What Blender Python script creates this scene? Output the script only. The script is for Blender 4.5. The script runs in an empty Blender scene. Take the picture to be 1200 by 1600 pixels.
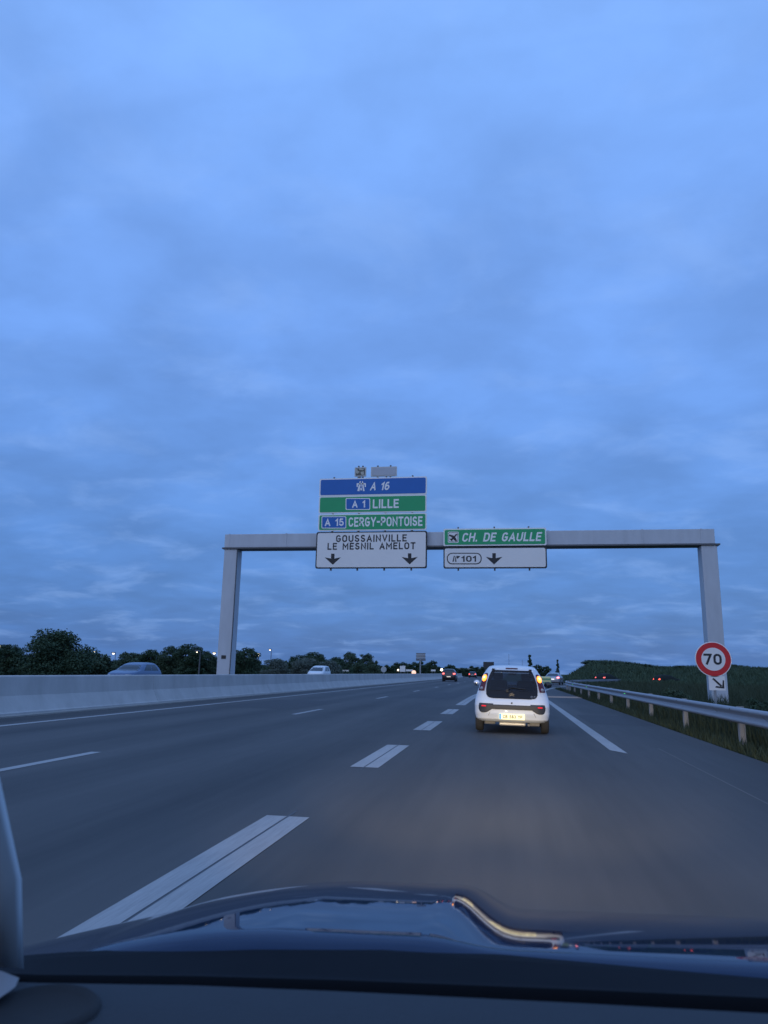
import bpy, bmesh, math, random
import numpy as np
from mathutils import Matrix, Vector
R = math.radians
random.seed(7)
rng = np.random.default_rng(7)
S = bpy.context.scene
C = S.collection

# ------------------------------------------------------------------ camera
CAM_H = 1.23
FPX = 1150.0                       # focal length in pixels of a 1200 x 1600 frame
def cam_axes(vx=796.0, vy=1052.0, roll=0.020):
    F = np.array([vx - 600, vy - 800, FPX]); F /= np.linalg.norm(F)
    G = np.array([vx - 500, vy + 100 * roll - 800, FPX])
    u = np.cross(G, F); u /= np.linalg.norm(u)
    if u[1] > 0: u = -u
    r = np.cross(F, u)
    if r[0] < 0: r = -r
    return np.array([r, F, u])     # rows: world X, Y, Z seen from the camera (x right, y down, z forward)
M = cam_axes()
cam_data = bpy.data.cameras.new('camera')
cam = bpy.data.objects.new('camera', cam_data); C.objects.link(cam)
cam_data.sensor_fit = 'HORIZONTAL'; cam_data.sensor_width = 36.0
cam_data.lens = 36.0 * FPX / 1200.0
cam_data.clip_start = 0.02; cam_data.clip_end = 6000
right, down, fwd = M[:, 0], M[:, 1], M[:, 2]
cam.matrix_world = Matrix(((right[0], -down[0], -fwd[0], 0), (right[1], -down[1], -fwd[1], 0),
                           (right[2], -down[2], -fwd[2], CAM_H), (0, 0, 0, 1)))
cam_data.dof.use_dof = True; cam_data.dof.focus_distance = 5.5; cam_data.dof.aperture_fstop = 10.0
S.camera = cam

def lin(r, g, b):
    return tuple((v / 255 / 12.92) if v / 255 <= 0.04045 else ((v / 255 + 0.055) / 1.055) ** 2.4 for v in (r, g, b)) + (1.0,)

# ------------------------------------------------------------------ world: overcast blue hour
W = bpy.data.worlds.new('World'); S.world = W; W.use_nodes = True
nt = W.node_tree; N = nt.nodes; Lk = nt.links; N.clear()
SUN_AZ, SUN_EL = R(192), R(16)     # where the soft glow comes from (behind the camera, a little to the left)
out = N.new('ShaderNodeOutputWorld'); bg = N.new('ShaderNodeBackground')
sky = N.new('ShaderNodeTexSky'); sky.sky_type = 'NISHITA'; sky.sun_disc = False
sky.sun_elevation = R(12.0); sky.sun_rotation = SUN_AZ
bg2 = N.new('ShaderNodeBackground'); Lk.new(sky.outputs[0], bg2.inputs['Color']); bg2.inputs['Strength'].default_value = 0.008
tc = N.new('ShaderNodeTexCoord'); sep = N.new('ShaderNodeSeparateXYZ'); Lk.new(tc.outputs['Generated'], sep.inputs[0])
def math_node(op, a, b=None, nodes=None, links=None):
    n = (nodes or N).new('ShaderNodeMath'); n.operation = op
    for i, v in enumerate((a, b)):
        if v is None: continue
        if isinstance(v, (int, float)): n.inputs[i].default_value = v
        else: (links or Lk).new(v, n.inputs[i])
    return n.outputs[0]
zc = math_node('MAXIMUM', sep.outputs['Z'], 0.0)
den = math_node('ADD', zc, 0.20)
comb = N.new('ShaderNodeCombineXYZ')
Lk.new(math_node('DIVIDE', sep.outputs['X'], den), comb.inputs[0])
Lk.new(math_node('DIVIDE', sep.outputs['Y'], den), comb.inputs[1])
ramp = N.new('ShaderNodeValToRGB'); Lk.new(zc, ramp.inputs[0])
cr = ramp.color_ramp; cr.interpolation = 'B_SPLINE'
SKY = [(0.0, (66, 111, 177)), (0.08, (75, 124, 195)), (0.22, (99, 148, 222)), (0.44, (117, 164, 242)), (0.72, (129, 177, 253)), (1.0, (140, 188, 255))]
while len(cr.elements) < len(SKY): cr.elements.new(0.5)
for e, (p, c) in zip(cr.elements, SKY): e.position = p; e.color = lin(*c)
def noise(scale, detail, rough, dist=0.0, sx=1.0, sy=1.0, off=(0, 0, 0)):
    mp = N.new('ShaderNodeMapping'); Lk.new(comb.outputs[0], mp.inputs[0]); mp.inputs['Scale'].default_value = (sx, sy, 1); mp.inputs['Location'].default_value = off
    n = N.new('ShaderNodeTexNoise'); Lk.new(mp.outputs[0], n.inputs['Vector'])
    n.inputs['Scale'].default_value = scale; n.inputs['Detail'].default_value = detail; n.inputs['Roughness'].default_value = rough; n.inputs['Distortion'].default_value = dist
    return n.outputs['Fac']
def remap(v, a, b, c, d):
    n = N.new('ShaderNodeMapRange'); n.interpolation_type = 'SMOOTHSTEP'; Lk.new(v, n.inputs[0])
    for i, x in zip((1, 2, 3, 4), (a, b, c, d)): n.inputs[i].default_value = x
    return n.outputs[0]
n1 = remap(noise(2.1, 5, 0.52, 0.25, off=(4.3, 0.9, 0)), 0.32, 0.68, 0.91, 1.07)
n2 = remap(noise(3.8, 6, 0.54, 0.15, 0.9, 1.1, off=(0.7, 5.2, 0)), 0.34, 0.70, 0.93, 1.06)
mul = math_node('MULTIPLY', n1, n2)
sc = N.new('ShaderNodeVectorMath'); sc.operation = 'SCALE'; Lk.new(ramp.outputs[0], sc.inputs[0]); Lk.new(mul, sc.inputs['Scale'])
puff = remap(noise(3.6, 7, 0.56, 0.3, 0.9, 1.1, off=(9.3, 2.2, 0)), 0.48, 0.74, 0.0, 0.30)
mix = N.new('ShaderNodeMix'); mix.data_type = 'RGBA'; Lk.new(puff, mix.inputs['Factor']); Lk.new(sc.outputs[0], mix.inputs['A']); mix.inputs['B'].default_value = lin(150, 190, 255)
Lk.new(mix.outputs['Result'], bg.inputs['Color']); bg.inputs['Strength'].default_value = 1.0
add = N.new('ShaderNodeAddShader'); Lk.new(bg.outputs[0], add.inputs[0]); Lk.new(bg2.outputs[0], add.inputs[1]); Lk.new(add.outputs[0], out.inputs['Surface'])

sun = bpy.data.lights.new('sun', 'SUN'); sun.energy = 0.72; sun.angle = R(115); sun.color = (0.99, 0.97, 0.94)
so = bpy.data.objects.new('sun', sun); C.objects.link(so)
sd = Vector((math.sin(SUN_AZ) * math.cos(SUN_EL), math.cos(SUN_AZ) * math.cos(SUN_EL), math.sin(SUN_EL)))
so.rotation_euler = sd.to_track_quat('Z', 'Y').to_euler()
S.view_settings.view_transform = 'Standard'; S.view_settings.look = 'None'; S.view_settings.exposure = 0; S.view_settings.gamma = 1
S.view_settings.use_curve_mapping = False
S.cycles.use_denoising = True
S.cycles.max_bounces = 8; S.cycles.transparent_max_bounces = 12

# ------------------------------------------------------------------ helpers
def px(x, y, Y):
    """Point on the plane at distance Y along the road that the photo shows at pixel x, y."""
    d = M @ np.array([x - 600, y - 800, FPX]); p = d * Y / d[1]
    return Vector((p[0], p[1], p[2] + CAM_H))
def pg(x, y, z=0.0):
    d = M @ np.array([x - 600, y - 800, FPX]); p = d * ((z - CAM_H) / d[2])
    return Vector((p[0], p[1], z))

MATS = {}
def mat(name, col, rough=0.6, metal=0.0, var=0.12, nscale=3.0, bump=0.0, bscale=40.0, coat=0.0, emit=None, estr=0.0, spec=0.5, trans=0.0, stretch=(1, 1, 1), world=False, detail=5.0):
    if name in MATS: return MATS[name]
    m = bpy.data.materials.new(name); m.use_nodes = True
    n = m.node_tree.nodes; l = m.node_tree.links; b = n['Principled BSDF']
    b.inputs['Roughness'].default_value = rough; b.inputs['Metallic'].default_value = metal
    b.inputs['Coat Weight'].default_value = coat; b.inputs['Coat Roughness'].default_value = 0.04
    b.inputs['Specular IOR Level'].default_value = spec
    c = tuple(col[:3])
    if var > 0:
        t = n.new('ShaderNodeTexCoord'); mp = n.new('ShaderNodeMapping'); mp.inputs['Scale'].default_value = stretch
        if world:
            ge = n.new('ShaderNodeNewGeometry'); l.new(ge.outputs['Position'], mp.inputs[0])
        else:
            l.new(t.outputs['Object'], mp.inputs[0])
        no = n.new('ShaderNodeTexNoise'); no.inputs['Scale'].default_value = nscale; no.inputs['Detail'].default_value = detail; no.inputs['Roughness'].default_value = 0.6
        l.new(mp.outputs[0], no.inputs['Vector'])
        mx = n.new('ShaderNodeMix'); mx.data_type = 'RGBA'; l.new(no.outputs['Fac'], mx.inputs['Factor'])
        mx.inputs['A'].default_value = tuple(max(0, v * (1 - var)) for v in c) + (1,)
        mx.inputs['B'].default_value = tuple(min(1, v * (1 + var)) for v in c) + (1,)
        l.new(mx.outputs['Result'], b.inputs['Base Color'])
    else:
        b.inputs['Base Color'].default_value = c + (1,)
    if bump > 0:
        t = n.new('ShaderNodeTexCoord'); no = n.new('ShaderNodeTexNoise'); no.inputs['Scale'].default_value = bscale; no.inputs['Detail'].default_value = 4
        l.new(t.outputs['Object'], no.inputs['Vector']); bp = n.new('ShaderNodeBump'); bp.inputs['Strength'].default_value = bump; bp.inputs['Distance'].default_value = 0.02
        l.new(no.outputs['Fac'], bp.inputs['Height']); l.new(bp.outputs[0], b.inputs['Normal'])
    if emit:
        b.inputs['Emission Color'].default_value = tuple(emit[:3]) + (1,); b.inputs['Emission Strength'].default_value = estr
    MATS[name] = m
    return m

class MB:
    def __init__(s): s.v = []; s.f = []
    def add(s, vs, fs):
        o = len(s.v); s.v += [tuple(p) for p in vs]; s.f += [tuple(i + o for i in f) for f in fs]; return s
    def box(s, x0, x1, y0, y1, z0, z1, ch=0.0):
        if ch <= 0:
            return s.add([(x0, y0, z0), (x1, y0, z0), (x1, y1, z0), (x0, y1, z0), (x0, y0, z1), (x1, y0, z1), (x1, y1, z1), (x0, y1, z1)],
                         [(0, 3, 2, 1), (4, 5, 6, 7), (0, 1, 5, 4), (1, 2, 6, 5), (2, 3, 7, 6), (3, 0, 4, 7)])
        bm = bmesh.new(); bmesh.ops.create_cube(bm, size=1)
        for v in bm.verts: v.co = ((x0 + x1) / 2 + v.co.x * (x1 - x0), (y0 + y1) / 2 + v.co.y * (y1 - y0), (z0 + z1) / 2 + v.co.z * (z1 - z0))
        bmesh.ops.bevel(bm, geom=bm.edges[:], offset=ch, segments=2, affect='EDGES', profile=0.5)
        bm.verts.index_update(); s.add([v.co[:] for v in bm.verts], [[v.index for v in f.verts] for f in bm.faces]); bm.free(); return s
    def prism(s, poly, y0, y1, axis='y'):
        n = len(poly)
        if axis == 'y': vs = [(x, y0, z) for x, z in poly] + [(x, y1, z) for x, z in poly]
        elif axis == 'x': vs = [(y0, a, b) for a, b in poly] + [(y1, a, b) for a, b in poly]
        else: vs = [(a, b, y0) for a, b in poly] + [(a, b, y1) for a, b in poly]
        return s.add(vs, [tuple(range(n)), tuple(range(2 * n - 1, n - 1, -1))] + [(i, i + n, (i + 1) % n + n, (i + 1) % n) for i in range(n)])
    def tube(s, p0, p1, r0, r1=None, n=8, caps=True):
        r1 = r0 if r1 is None else r1
        p0, p1 = Vector(p0), Vector(p1); d = (p1 - p0).normalized()
        a = d.orthogonal().normalized(); b = d.cross(a)
        vs = []
        for p, r in ((p0, r0), (p1, r1)):
            for i in range(n):
                t = 2 * math.pi * i / n; vs.append(p + (a * math.cos(t) + b * math.sin(t)) * r)
        fs = [(i, (i + 1) % n, (i + 1) % n + n, i + n) for i in range(n)]
        if caps: fs += [tuple(range(n - 1, -1, -1)), tuple(range(n, 2 * n))]
        return s.add(vs, fs)
    def path(s, pts, r, n=6):
        for a, b in zip(pts[:-1], pts[1:]): s.tube(a, b, r, r, n)
        return s
    def grid(s, P):
        """P: rows of points"""
        nr, nc = len(P), len(P[0])
        return s.add([p for row in P for p in row], [(i * nc + j, i * nc + j + 1, (i + 1) * nc + j + 1, (i + 1) * nc + j) for i in range(nr - 1) for j in range(nc - 1)])
    def lathe(s, prof, c, axis='x', n=20):
        """prof: (radius, along) pairs about an axis through c"""
        P = []
        for r, a in prof:
            row = []
            for i in range(n + 1):
                t = 2 * math.pi * i / n; u, v = r * math.cos(t), r * math.sin(t)
                row.append((c[0] + a, c[1] + u, c[2] + v) if axis == 'x' else (c[0] + u, c[1] + a, c[2] + v) if axis == 'y' else (c[0] + u, c[1] + v, c[2] + a))
            P.append(row)
        return s.grid(P)
    def build(s, name, m, parent=None, smooth=False, loc=None):
        me = bpy.data.meshes.new(name); me.from_pydata([tuple(map(float, p)) for p in s.v], [], s.f); me.update()
        return link(name, me, m, parent, smooth, loc)

def link(name, me, m, parent=None, smooth=False, loc=None):
    if m is not None and not me.materials: me.materials.append(m)
    if smooth:
        for p in me.polygons: p.use_smooth = True
    o = bpy.data.objects.new(name, me); C.objects.link(o)
    if parent: o.parent = parent
    if loc: o.location = loc
    return o
def np_mesh(name, V, F):
    me = bpy.data.meshes.new(name); n, k = F.shape
    me.vertices.add(len(V)); me.vertices.foreach_set('co', V.astype(np.float32).ravel())
    me.loops.add(n * k); me.loops.foreach_set('vertex_index', F.astype(np.int32).ravel())
    me.polygons.add(n); me.polygons.foreach_set('loop_start', np.arange(0, n * k, k, dtype=np.int32)); me.polygons.foreach_set('loop_total', np.full(n, k, dtype=np.int32))
    me.update(calc_edges=True); return me
def tag(o, label=None, cat=None, group=None, kind=None):
    if label: o['label'] = label
    if cat: o['category'] = cat
    if group: o['group'] = group
    if kind: o['kind'] = kind
    return o
def empty(name, loc=(0, 0, 0), rz=0.0):
    o = bpy.data.objects.new(name, None); C.objects.link(o); o.location = loc; o.rotation_euler = (0, 0, rz); o.empty_display_size = 0.3; return o
def copy_tree(o, parent=None):
    c = o.copy(); C.objects.link(c); c.parent = parent
    for ch in o.children: copy_tree(ch, c)
    return c
def smooth_by_angle(o, ang=35):
    bm = bmesh.new(); bm.from_mesh(o.data)
    for f in bm.faces: f.smooth = True
    for e in bm.edges: e.smooth = not (len(e.link_faces) == 2 and e.calc_face_angle(0) > R(ang))
    bm.to_mesh(o.data); bm.free(); return o
def fixn(o):
    bm = bmesh.new(); bm.from_mesh(o.data); bmesh.ops.recalc_face_normals(bm, faces=bm.faces[:]); bm.to_mesh(o.data); bm.free(); return o

def arc(cx, cy, rx, ry, a0, a1, n=8):
    return [(cx + rx * math.cos(R(a0 + (a1 - a0) * k / n)), cy + ry * math.sin(R(a0 + (a1 - a0) * k / n))) for k in range(n + 1)]
GLYPHS = {                          # strokes of road-sign capitals: width, then polylines in a box of height 1
    'A': (0.62, [[(0, 0), (0.31, 1), (0.62, 0)], [(0.11, 0.30), (0.51, 0.30)]]),
    'B': (0.54, [[(0, 0), (0, 1), (0.30, 1)] + arc(0.30, 0.77, 0.21, 0.23, 90, -90) + [(0, 0.54)], [(0.30, 0.54)] + arc(0.30, 0.27, 0.24, 0.27, 90, -90) + [(0, 0)]]),
    'C': (0.54, [arc(0.28, 0.70, 0.26, 0.30, 20, 180) + arc(0.28, 0.30, 0.26, 0.30, 180, 340)]),
    'D': (0.56, [[(0, 0), (0, 1), (0.24, 1)] + arc(0.24, 0.68, 0.32, 0.32, 90, 0) + arc(0.24, 0.32, 0.32, 0.32, 0, -90) + [(0, 0)]]),
    'E': (0.46, [[(0.46, 0), (0, 0), (0, 1), (0.46, 1)], [(0, 0.52), (0.40, 0.52)]]),
    'G': (0.56, [arc(0.28, 0.70, 0.27, 0.30, 25, 180) + arc(0.28, 0.30, 0.27, 0.30, 180, 360) + [(0.55, 0.46), (0.33, 0.46)]]),
    'H': (0.56, [[(0, 0), (0, 1)], [(0.56, 0), (0.56, 1)], [(0, 0.52), (0.56, 0.52)]]),
    'I': (0.0, [[(0, 0), (0, 1)]]), 'L': (0.44, [[(0, 1), (0, 0), (0.44, 0)]]),
    'M': (0.70, [[(0, 0), (0, 1), (0.35, 0.36), (0.70, 1), (0.70, 0)]]), 'N': (0.56, [[(0, 0), (0, 1), (0.56, 0), (0.56, 1)]]),
    'O': (0.58, [arc(0.29, 0.70, 0.28, 0.30, 0, 180) + arc(0.29, 0.30, 0.28, 0.30, 180, 360) + [(0.57, 0.70)]]),
    'P': (0.52, [[(0, 0), (0, 1), (0.28, 1)] + arc(0.28, 0.74, 0.24, 0.26, 90, -90) + [(0, 0.48)]]),
    'R': (0.54, [[(0, 0), (0, 1), (0.28, 1)] + arc(0.28, 0.74, 0.24, 0.26, 90, -90) + [(0, 0.48)], [(0.28, 0.48), (0.54, 0)]]),
    'S': (0.52, [arc(0.26, 0.75, 0.24, 0.25, 20, 270) + arc(0.26, 0.25, 0.25, 0.25, 90, -160)]),
    'T': (0.54, [[(0, 1), (0.54, 1)], [(0.27, 1), (0.27, 0)]]), 'U': (0.56, [[(0, 1), (0, 0.28)] + arc(0.28, 0.28, 0.28, 0.28, 180, 360) + [(0.56, 1)]]),
    'V': (0.60, [[(0, 1), (0.30, 0), (0.60, 1)]]), 'Y': (0.58, [[(0, 1), (0.29, 0.45), (0.58, 1)], [(0.29, 0.45), (0.29, 0)]]),
    '0': (0.50, [arc(0.25, 0.70, 0.25, 0.30, 0, 180) + arc(0.25, 0.30, 0.25, 0.30, 180, 360) + [(0.50, 0.70)]]),
    '1': (0.22, [[(0, 0.76), (0.20, 1), (0.20, 0)]]), '3': (0.50, [arc(0.24, 0.76, 0.22, 0.24, 160, -80) + arc(0.24, 0.26, 0.26, 0.26, 80, -160)]),
    '5': (0.50, [[(0.46, 1), (0.08, 1), (0.03, 0.54)] + arc(0.24, 0.31, 0.26, 0.31, 120, -150)]),
    '6': (0.50, [[(0.43, 0.97), (0.30, 1.0)] + arc(0.28, 0.62, 0.28, 0.38, 95, 180, 7) + [(0.0, 0.30)], arc(0.25, 0.29, 0.25, 0.29, 0, 360, 16)]),
    '7': (0.50, [[(0, 1), (0.50, 1), (0.16, 0)]]), '8': (0.50, [arc(0.25, 0.76, 0.22, 0.24, 0, 360, 14), arc(0.25, 0.26, 0.26, 0.26, 0, 360, 14)]),
    '-': (0.30, [[(0, 0.48), (0.30, 0.48)]]), '.': (0.02, [[(0, 0.0), (0, 0.02)]]), ' ': (0.30, [])}
def text_mesh(txt, w, hgt, bold=0.0, shear=0.0, spacing=1.0, weight=0.19):
    """Lettering built of thick strokes in the xz plane, centred, fitted to w x hgt."""
    x0 = 0.0; strokes = []; wd = weight
    for ch in txt:
        gw, st = GLYPHS[ch]
        for pl_ in st: strokes.append([(x0 + a, wd / 2 + c_ * (1 - wd)) for a, c_ in pl_])
        x0 += gw + wd + 0.13 * spacing
    V, F = [], []; k = 0
    for pl_ in strokes:
        n = len(pl_); closed = n > 3 and abs(pl_[0][0] - pl_[-1][0]) + abs(pl_[0][1] - pl_[-1][1]) < 0.02
        pts = [Vector(p) for p in pl_]; rows_ = []
        for i_ in range(n):
            a = (pts[i_] - pts[i_ - 1]) if i_ > 0 else (pts[0] - pts[-2] if closed else pts[1] - pts[0])
            c_ = (pts[i_ + 1] - pts[i_]) if i_ < n - 1 else (pts[1] - pts[0] if closed else pts[-1] - pts[-2])
            a = a.normalized() if a.length > 1e-6 else c_.normalized(); c_ = c_.normalized() if c_.length > 1e-6 else a
            t = (a + c_); t = t.normalized() if t.length > 0.2 else a; nr = Vector((-t.y, t.x)); cs = max(0.42, nr.dot(Vector((-a.y, a.x))))
            p = pts[i_].copy()
            if not closed and n <= 6 and i_ == 0 and abs(pts[0].y - wd / 2) < 0.01: p -= c_ * (wd / 2 if abs(c_.y) > 0.5 else wd / 2)
            elif not closed and n <= 6 and i_ == 0: p -= c_ * wd / 2
            if not closed and i_ == n - 1: p += a * wd / 2
            rows_.append((p + nr * (wd / 2 / cs), p - nr * (wd / 2 / cs)))
        o_ = len(V)
        for l_, r_ in rows_: V += [(l_.x, -0.0004 * (k % 3), l_.y), (r_.x, -0.0004 * (k % 3), r_.y)]
        F += [(o_ + 2 * q_, o_ + 2 * q_ + 1, o_ + 2 * q_ + 3, o_ + 2 * q_ + 2) for q_ in range(n - 1)]; k += 1
    V = np.array(V); V[:, 0] += shear * V[:, 2]
    lo, hi = V.min(0), V.max(0)
    V[:, 0] = ((V[:, 0] - lo[0]) / (hi[0] - lo[0]) - 0.5) * w; V[:, 2] = (np.clip(V[:, 2], -0.06, 1.06) - 0.5) * hgt
    me = bpy.data.meshes.new('lettering'); me.from_pydata([tuple(map(float, v)) for v in V], [], F); me.update()
    return me

# ------------------------------------------------------------------ materials
def road_mat():
    m = bpy.data.materials.new('asphalt'); m.use_nodes = True
    n = m.node_tree.nodes; l = m.node_tree.links; b = n['Principled BSDF']
    ge = n.new('ShaderNodeNewGeometry'); sp = n.new('ShaderNodeSeparateXYZ'); l.new(ge.outputs['Position'], sp.inputs[0])
    def nz(scale, detail, st):
        mp = n.new('ShaderNodeMapping'); mp.inputs['Scale'].default_value = st; l.new(ge.outputs['Position'], mp.inputs[0])
        t = n.new('ShaderNodeTexNoise'); t.inputs['Scale'].default_value = scale; t.inputs['Detail'].default_value = detail; l.new(mp.outputs[0], t.inputs['Vector']); return t.outputs['Fac']
    a = nz(1.0, 5, (1.1, 0.05, 1)); g = nz(190, 3, (1, 1, 1)); c = nz(0.35, 4, (1, 0.5, 1))
    s1 = math_node('ADD', math_node('MULTIPLY', a, 0.55, n, l), math_node('MULTIPLY', c, 0.35, n, l), n, l)
    s2 = math_node('ADD', s1, math_node('MULTIPLY', g, 0.35, n, l), n, l)
    # darker wheel tracks: two per 4 m lane
    tr = math_node('COSINE', math_node('MULTIPLY', math_node('ADD', sp.outputs['X'], 0.95, n, l), math.pi, n, l), None, n, l)
    trn = math_node('MULTIPLY', tr, math_node('MULTIPLY', nz(0.12, 3, (1, 0.4, 1)), 0.14, n, l), n, l)
    fine = nz(9.0, 4, (1.0, 0.06, 1)); s2 = math_node('ADD', s2, math_node('MULTIPLY', math_node('SUBTRACT', fine, 0.5, n, l), 0.22, n, l), n, l)
    s2 = math_node('SUBTRACT', s2, trn, n, l)
    r = n.new('ShaderNodeValToRGB'); l.new(s2, r.inputs[0])
    r.color_ramp.elements[0].position = 0.38; r.color_ramp.elements[0].color = (0.034, 0.035, 0.037, 1)
    r.color_ramp.elements[1].position = 0.86; r.color_ramp.elements[1].color = (0.088, 0.086, 0.085, 1)
    l.new(r.outputs[0], b.inputs['Base Color']); b.inputs['Roughness'].default_value = 0.75; b.inputs['Specular IOR Level'].default_value = 0.35
    bp = n.new('ShaderNodeBump'); bp.inputs['Strength'].default_value = 0.35; bp.inputs['Distance'].default_value = 0.004; l.new(g, bp.inputs['Height']); l.new(bp.outputs[0], b.inputs['Normal'])
    return m
ASPH = road_mat()
PAINT = bpy.data.materials.new('road_paint'); PAINT.use_nodes = True
def worn_paint(m):
    n = m.node_tree.nodes; l = m.node_tree.links; b_ = n['Principled BSDF']; ge = n.new('ShaderNodeNewGeometry')
    def nz(scale, detail, st, rough=0.6):
        mp = n.new('ShaderNodeMapping'); mp.inputs['Scale'].default_value = st; l.new(ge.outputs['Position'], mp.inputs[0])
        t = n.new('ShaderNodeTexNoise'); t.inputs['Scale'].default_value = scale; t.inputs['Detail'].default_value = detail; t.inputs['Roughness'].default_value = rough; l.new(mp.outputs[0], t.inputs['Vector']); return t.outputs['Fac']
    a = math_node('ADD', math_node('MULTIPLY', nz(60, 6, (1, 0.05, 1), 0.75), 0.6, n, l), math_node('MULTIPLY', nz(0.8, 3, (1, 0.4, 1)), 0.4, n, l), n, l)
    r = n.new('ShaderNodeValToRGB'); l.new(a, r.inputs[0]); e = r.color_ramp.elements
    e[0].position = 0.26; e[0].color = (0.20, 0.20, 0.20, 1); e[1].position = 0.58; e[1].color = (0.36, 0.355, 0.35, 1)
    l.new(r.outputs[0], b_.inputs['Base Color']); b_.inputs['Roughness'].default_value = 0.7
worn_paint(PAINT)
PATCH = mat('patch_asphalt', (0.042, 0.042, 0.045), 0.75, var=0.35, nscale=40, world=True, bump=0.3, bscale=120)
JOINT = mat('bitumen_joint', (0.05, 0.05, 0.052), 0.5, var=0.3)
CONC = mat('concrete', (0.42, 0.415, 0.405), 0.85, var=0.34, nscale=1.6, stretch=(1, 0.8, 0.35), bump=0.2, bscale=12)
CONC_D = mat('dirty_concrete', (0.30, 0.29, 0.27), 0.9, var=0.3, nscale=2.0)
GALV = mat('galvanised_steel', (0.31, 0.32, 0.34), 0.5, metal=0.3, var=0.14, nscale=5)
GANTRY = mat('grey_gantry_steel', (0.46, 0.49, 0.53), 0.55, metal=0.1, var=0.2, nscale=2.2, stretch=(1.2, 1.2, 0.25))
WOODPOST = mat('weathered_post', (0.29, 0.285, 0.28), 0.75, var=0.25)
GRASS = mat('grass', (0.046, 0.062, 0.036), 0.8, var=0.45, nscale=0.35, world=True, spec=0.2)
SOIL = mat('verge_soil', (0.050, 0.070, 0.038), 0.95, var=0.45, nscale=0.25, world=True, spec=0.1)
LEAF = [mat('leaf_dark', (0.042, 0.072, 0.042), 0.75, var=0.5, nscale=0.6, spec=0.15), mat('leaf_mid', (0.058, 0.090, 0.055), 0.75, var=0.5, nscale=0.6, spec=0.15), mat('leaf_grey', (0.115, 0.145, 0.125), 0.75, var=0.4, nscale=0.6, spec=0.15)]
BARK = mat('bark', (0.07, 0.055, 0.045), 0.9, var=0.4)
SIGN_W = mat('sign_white', (0.78, 0.76, 0.73), 0.5, var=0.05, nscale=1.2)
SIGN_G = mat('sign_green', (0.006, 0.34, 0.125), 0.5, var=0.08)
SIGN_B = mat('sign_blue', (0.003, 0.12, 0.44), 0.5, var=0.08)
SIGN_K = mat('sign_black', (0.016, 0.018, 0.022), 0.55, var=0.0)
SIGN_R = mat('sign_red', (0.62, 0.015, 0.02), 0.5, var=0.06)
LETTER = mat('sign_letter_white', (0.86, 0.85, 0.83), 0.5, var=0.0)
ALU = mat('aluminium_edge', (0.60, 0.61, 0.62), 0.4, metal=0.5, var=0.06)
DARKSTEEL = mat('dark_steel', (0.10, 0.105, 0.115), 0.5, metal=0.3, var=0.1)
BLACKP = mat('black_plastic', (0.018, 0.018, 0.02), 0.5, var=0.1)
RUBBER = mat('tyre_rubber', (0.022, 0.022, 0.023), 0.85, var=0.2, nscale=8)
GLASSD = mat('dark_glass', (0.012, 0.016, 0.022), 0.06, var=0.0, spec=0.6)
CHROME = mat('chrome', (0.75, 0.76, 0.78), 0.15, metal=1.0, var=0.0)
AMBER = mat('amber_lamp_lit', (0.9, 0.35, 0.04), 0.2, var=0, emit=(1.0, 0.27, 0.03), estr=3.0)
AMBER_HOT = mat('amber_lamp_bulb', (0.9, 0.6, 0.2), 0.2, var=0, emit=(1.0, 0.60, 0.18), estr=6.0)
RED_ON = mat('red_lamp_lit', (0.8, 0.03, 0.03), 0.2, var=0, emit=(1.0, 0.09, 0.05), estr=5.0)
RED_DIM = mat('red_reflector', (0.75, 0.02, 0.03), 0.2, var=0, emit=(1.0, 0.04, 0.06), estr=0.45)  # passive reflector: its shine is put in as weak emission
RED_OFF = mat('red_lamp_dark', (0.10, 0.010, 0.014), 0.12, var=0)
CLEAR = mat('clear_lamp', (0.28, 0.28, 0.31), 0.12, var=0, coat=1)
WHITE_ON = mat('white_lamp_lit', (0.9, 0.9, 0.8), 0.2, var=0, emit=(1.0, 0.84, 0.6), estr=3.4)

# ------------------------------------------------------------------ ground and roads
def curve_right(Y):                # how far the exit lane has swung right at Y
    return 0.0021 * max(0.0, Y - 38.0) ** 2 if Y < 118 else 0.0021 * 80 ** 2 + (Y - 118) * 0.336
def hill_h(x, y):
    t = min(max((y - 118) / 42.0, 0), 1); t = t * t * (3 - 2 * t)
    q = min(max((x / max(y, 1) - 0.062) / 0.05, 0), 1); q = q * q * (3 - 2 * q)
    wob = 0.35 * math.sin(x * 0.13) + 0.25 * math.sin(x * 0.31 + 1.3) + 0.2 * math.sin(y * 0.2)
    drop = min(max((x / max(y, 1) - 0.27) / 0.2, 0), 1)
    return t * q * (3.0 + wob - 1.3 * drop)
b = MB()
b.grid([[(x, y, -0.06) for x in (-3000, -200, -60, 60, 200, 3000)] for y in (-400, -50, 100, 300, 900, 5000)])
tag(b.build('ground', SOIL), kind='structure')

ys = [-14, -6, 0, 6, 12, 18, 24, 30, 36, 42, 50, 58, 66, 74, 82, 90, 98, 106, 114]
b = MB(); b.grid([[(x, y, 0.0) for x in (-11.75, -8, -4, 0, 3.75 + curve_right(y))] for y in ys])
tag(fixn(b.build('road', ASPH)), kind='structure')
b = MB(); b.grid([[(x, y, -0.004) for x in (-11.75, -8, -4, -1.5)] for y in (113.9, 160, 240, 400, 700)])
tag(fixn(b.build('far_road', ASPH)), kind='structure')
b = MB(); ramp_pts = [(7.4 + 3.0, 108), (13.5, 114), (19, 118.5), (25, 121), (33, 122.5), (45, 123)]
b.grid([[(x + dx * s, y - dy * s, -0.012) for s in (-3.4, 3.4)] for (x, y), (dx, dy) in zip(ramp_pts, [(0.9, 0.5), (0.75, 0.7), (0.5, 0.85), (0.3, 0.95), (0.1, 1), (0.0, 1)])])
tag(fixn(b.build('exit_ramp', ASPH)), kind='structure')
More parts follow.
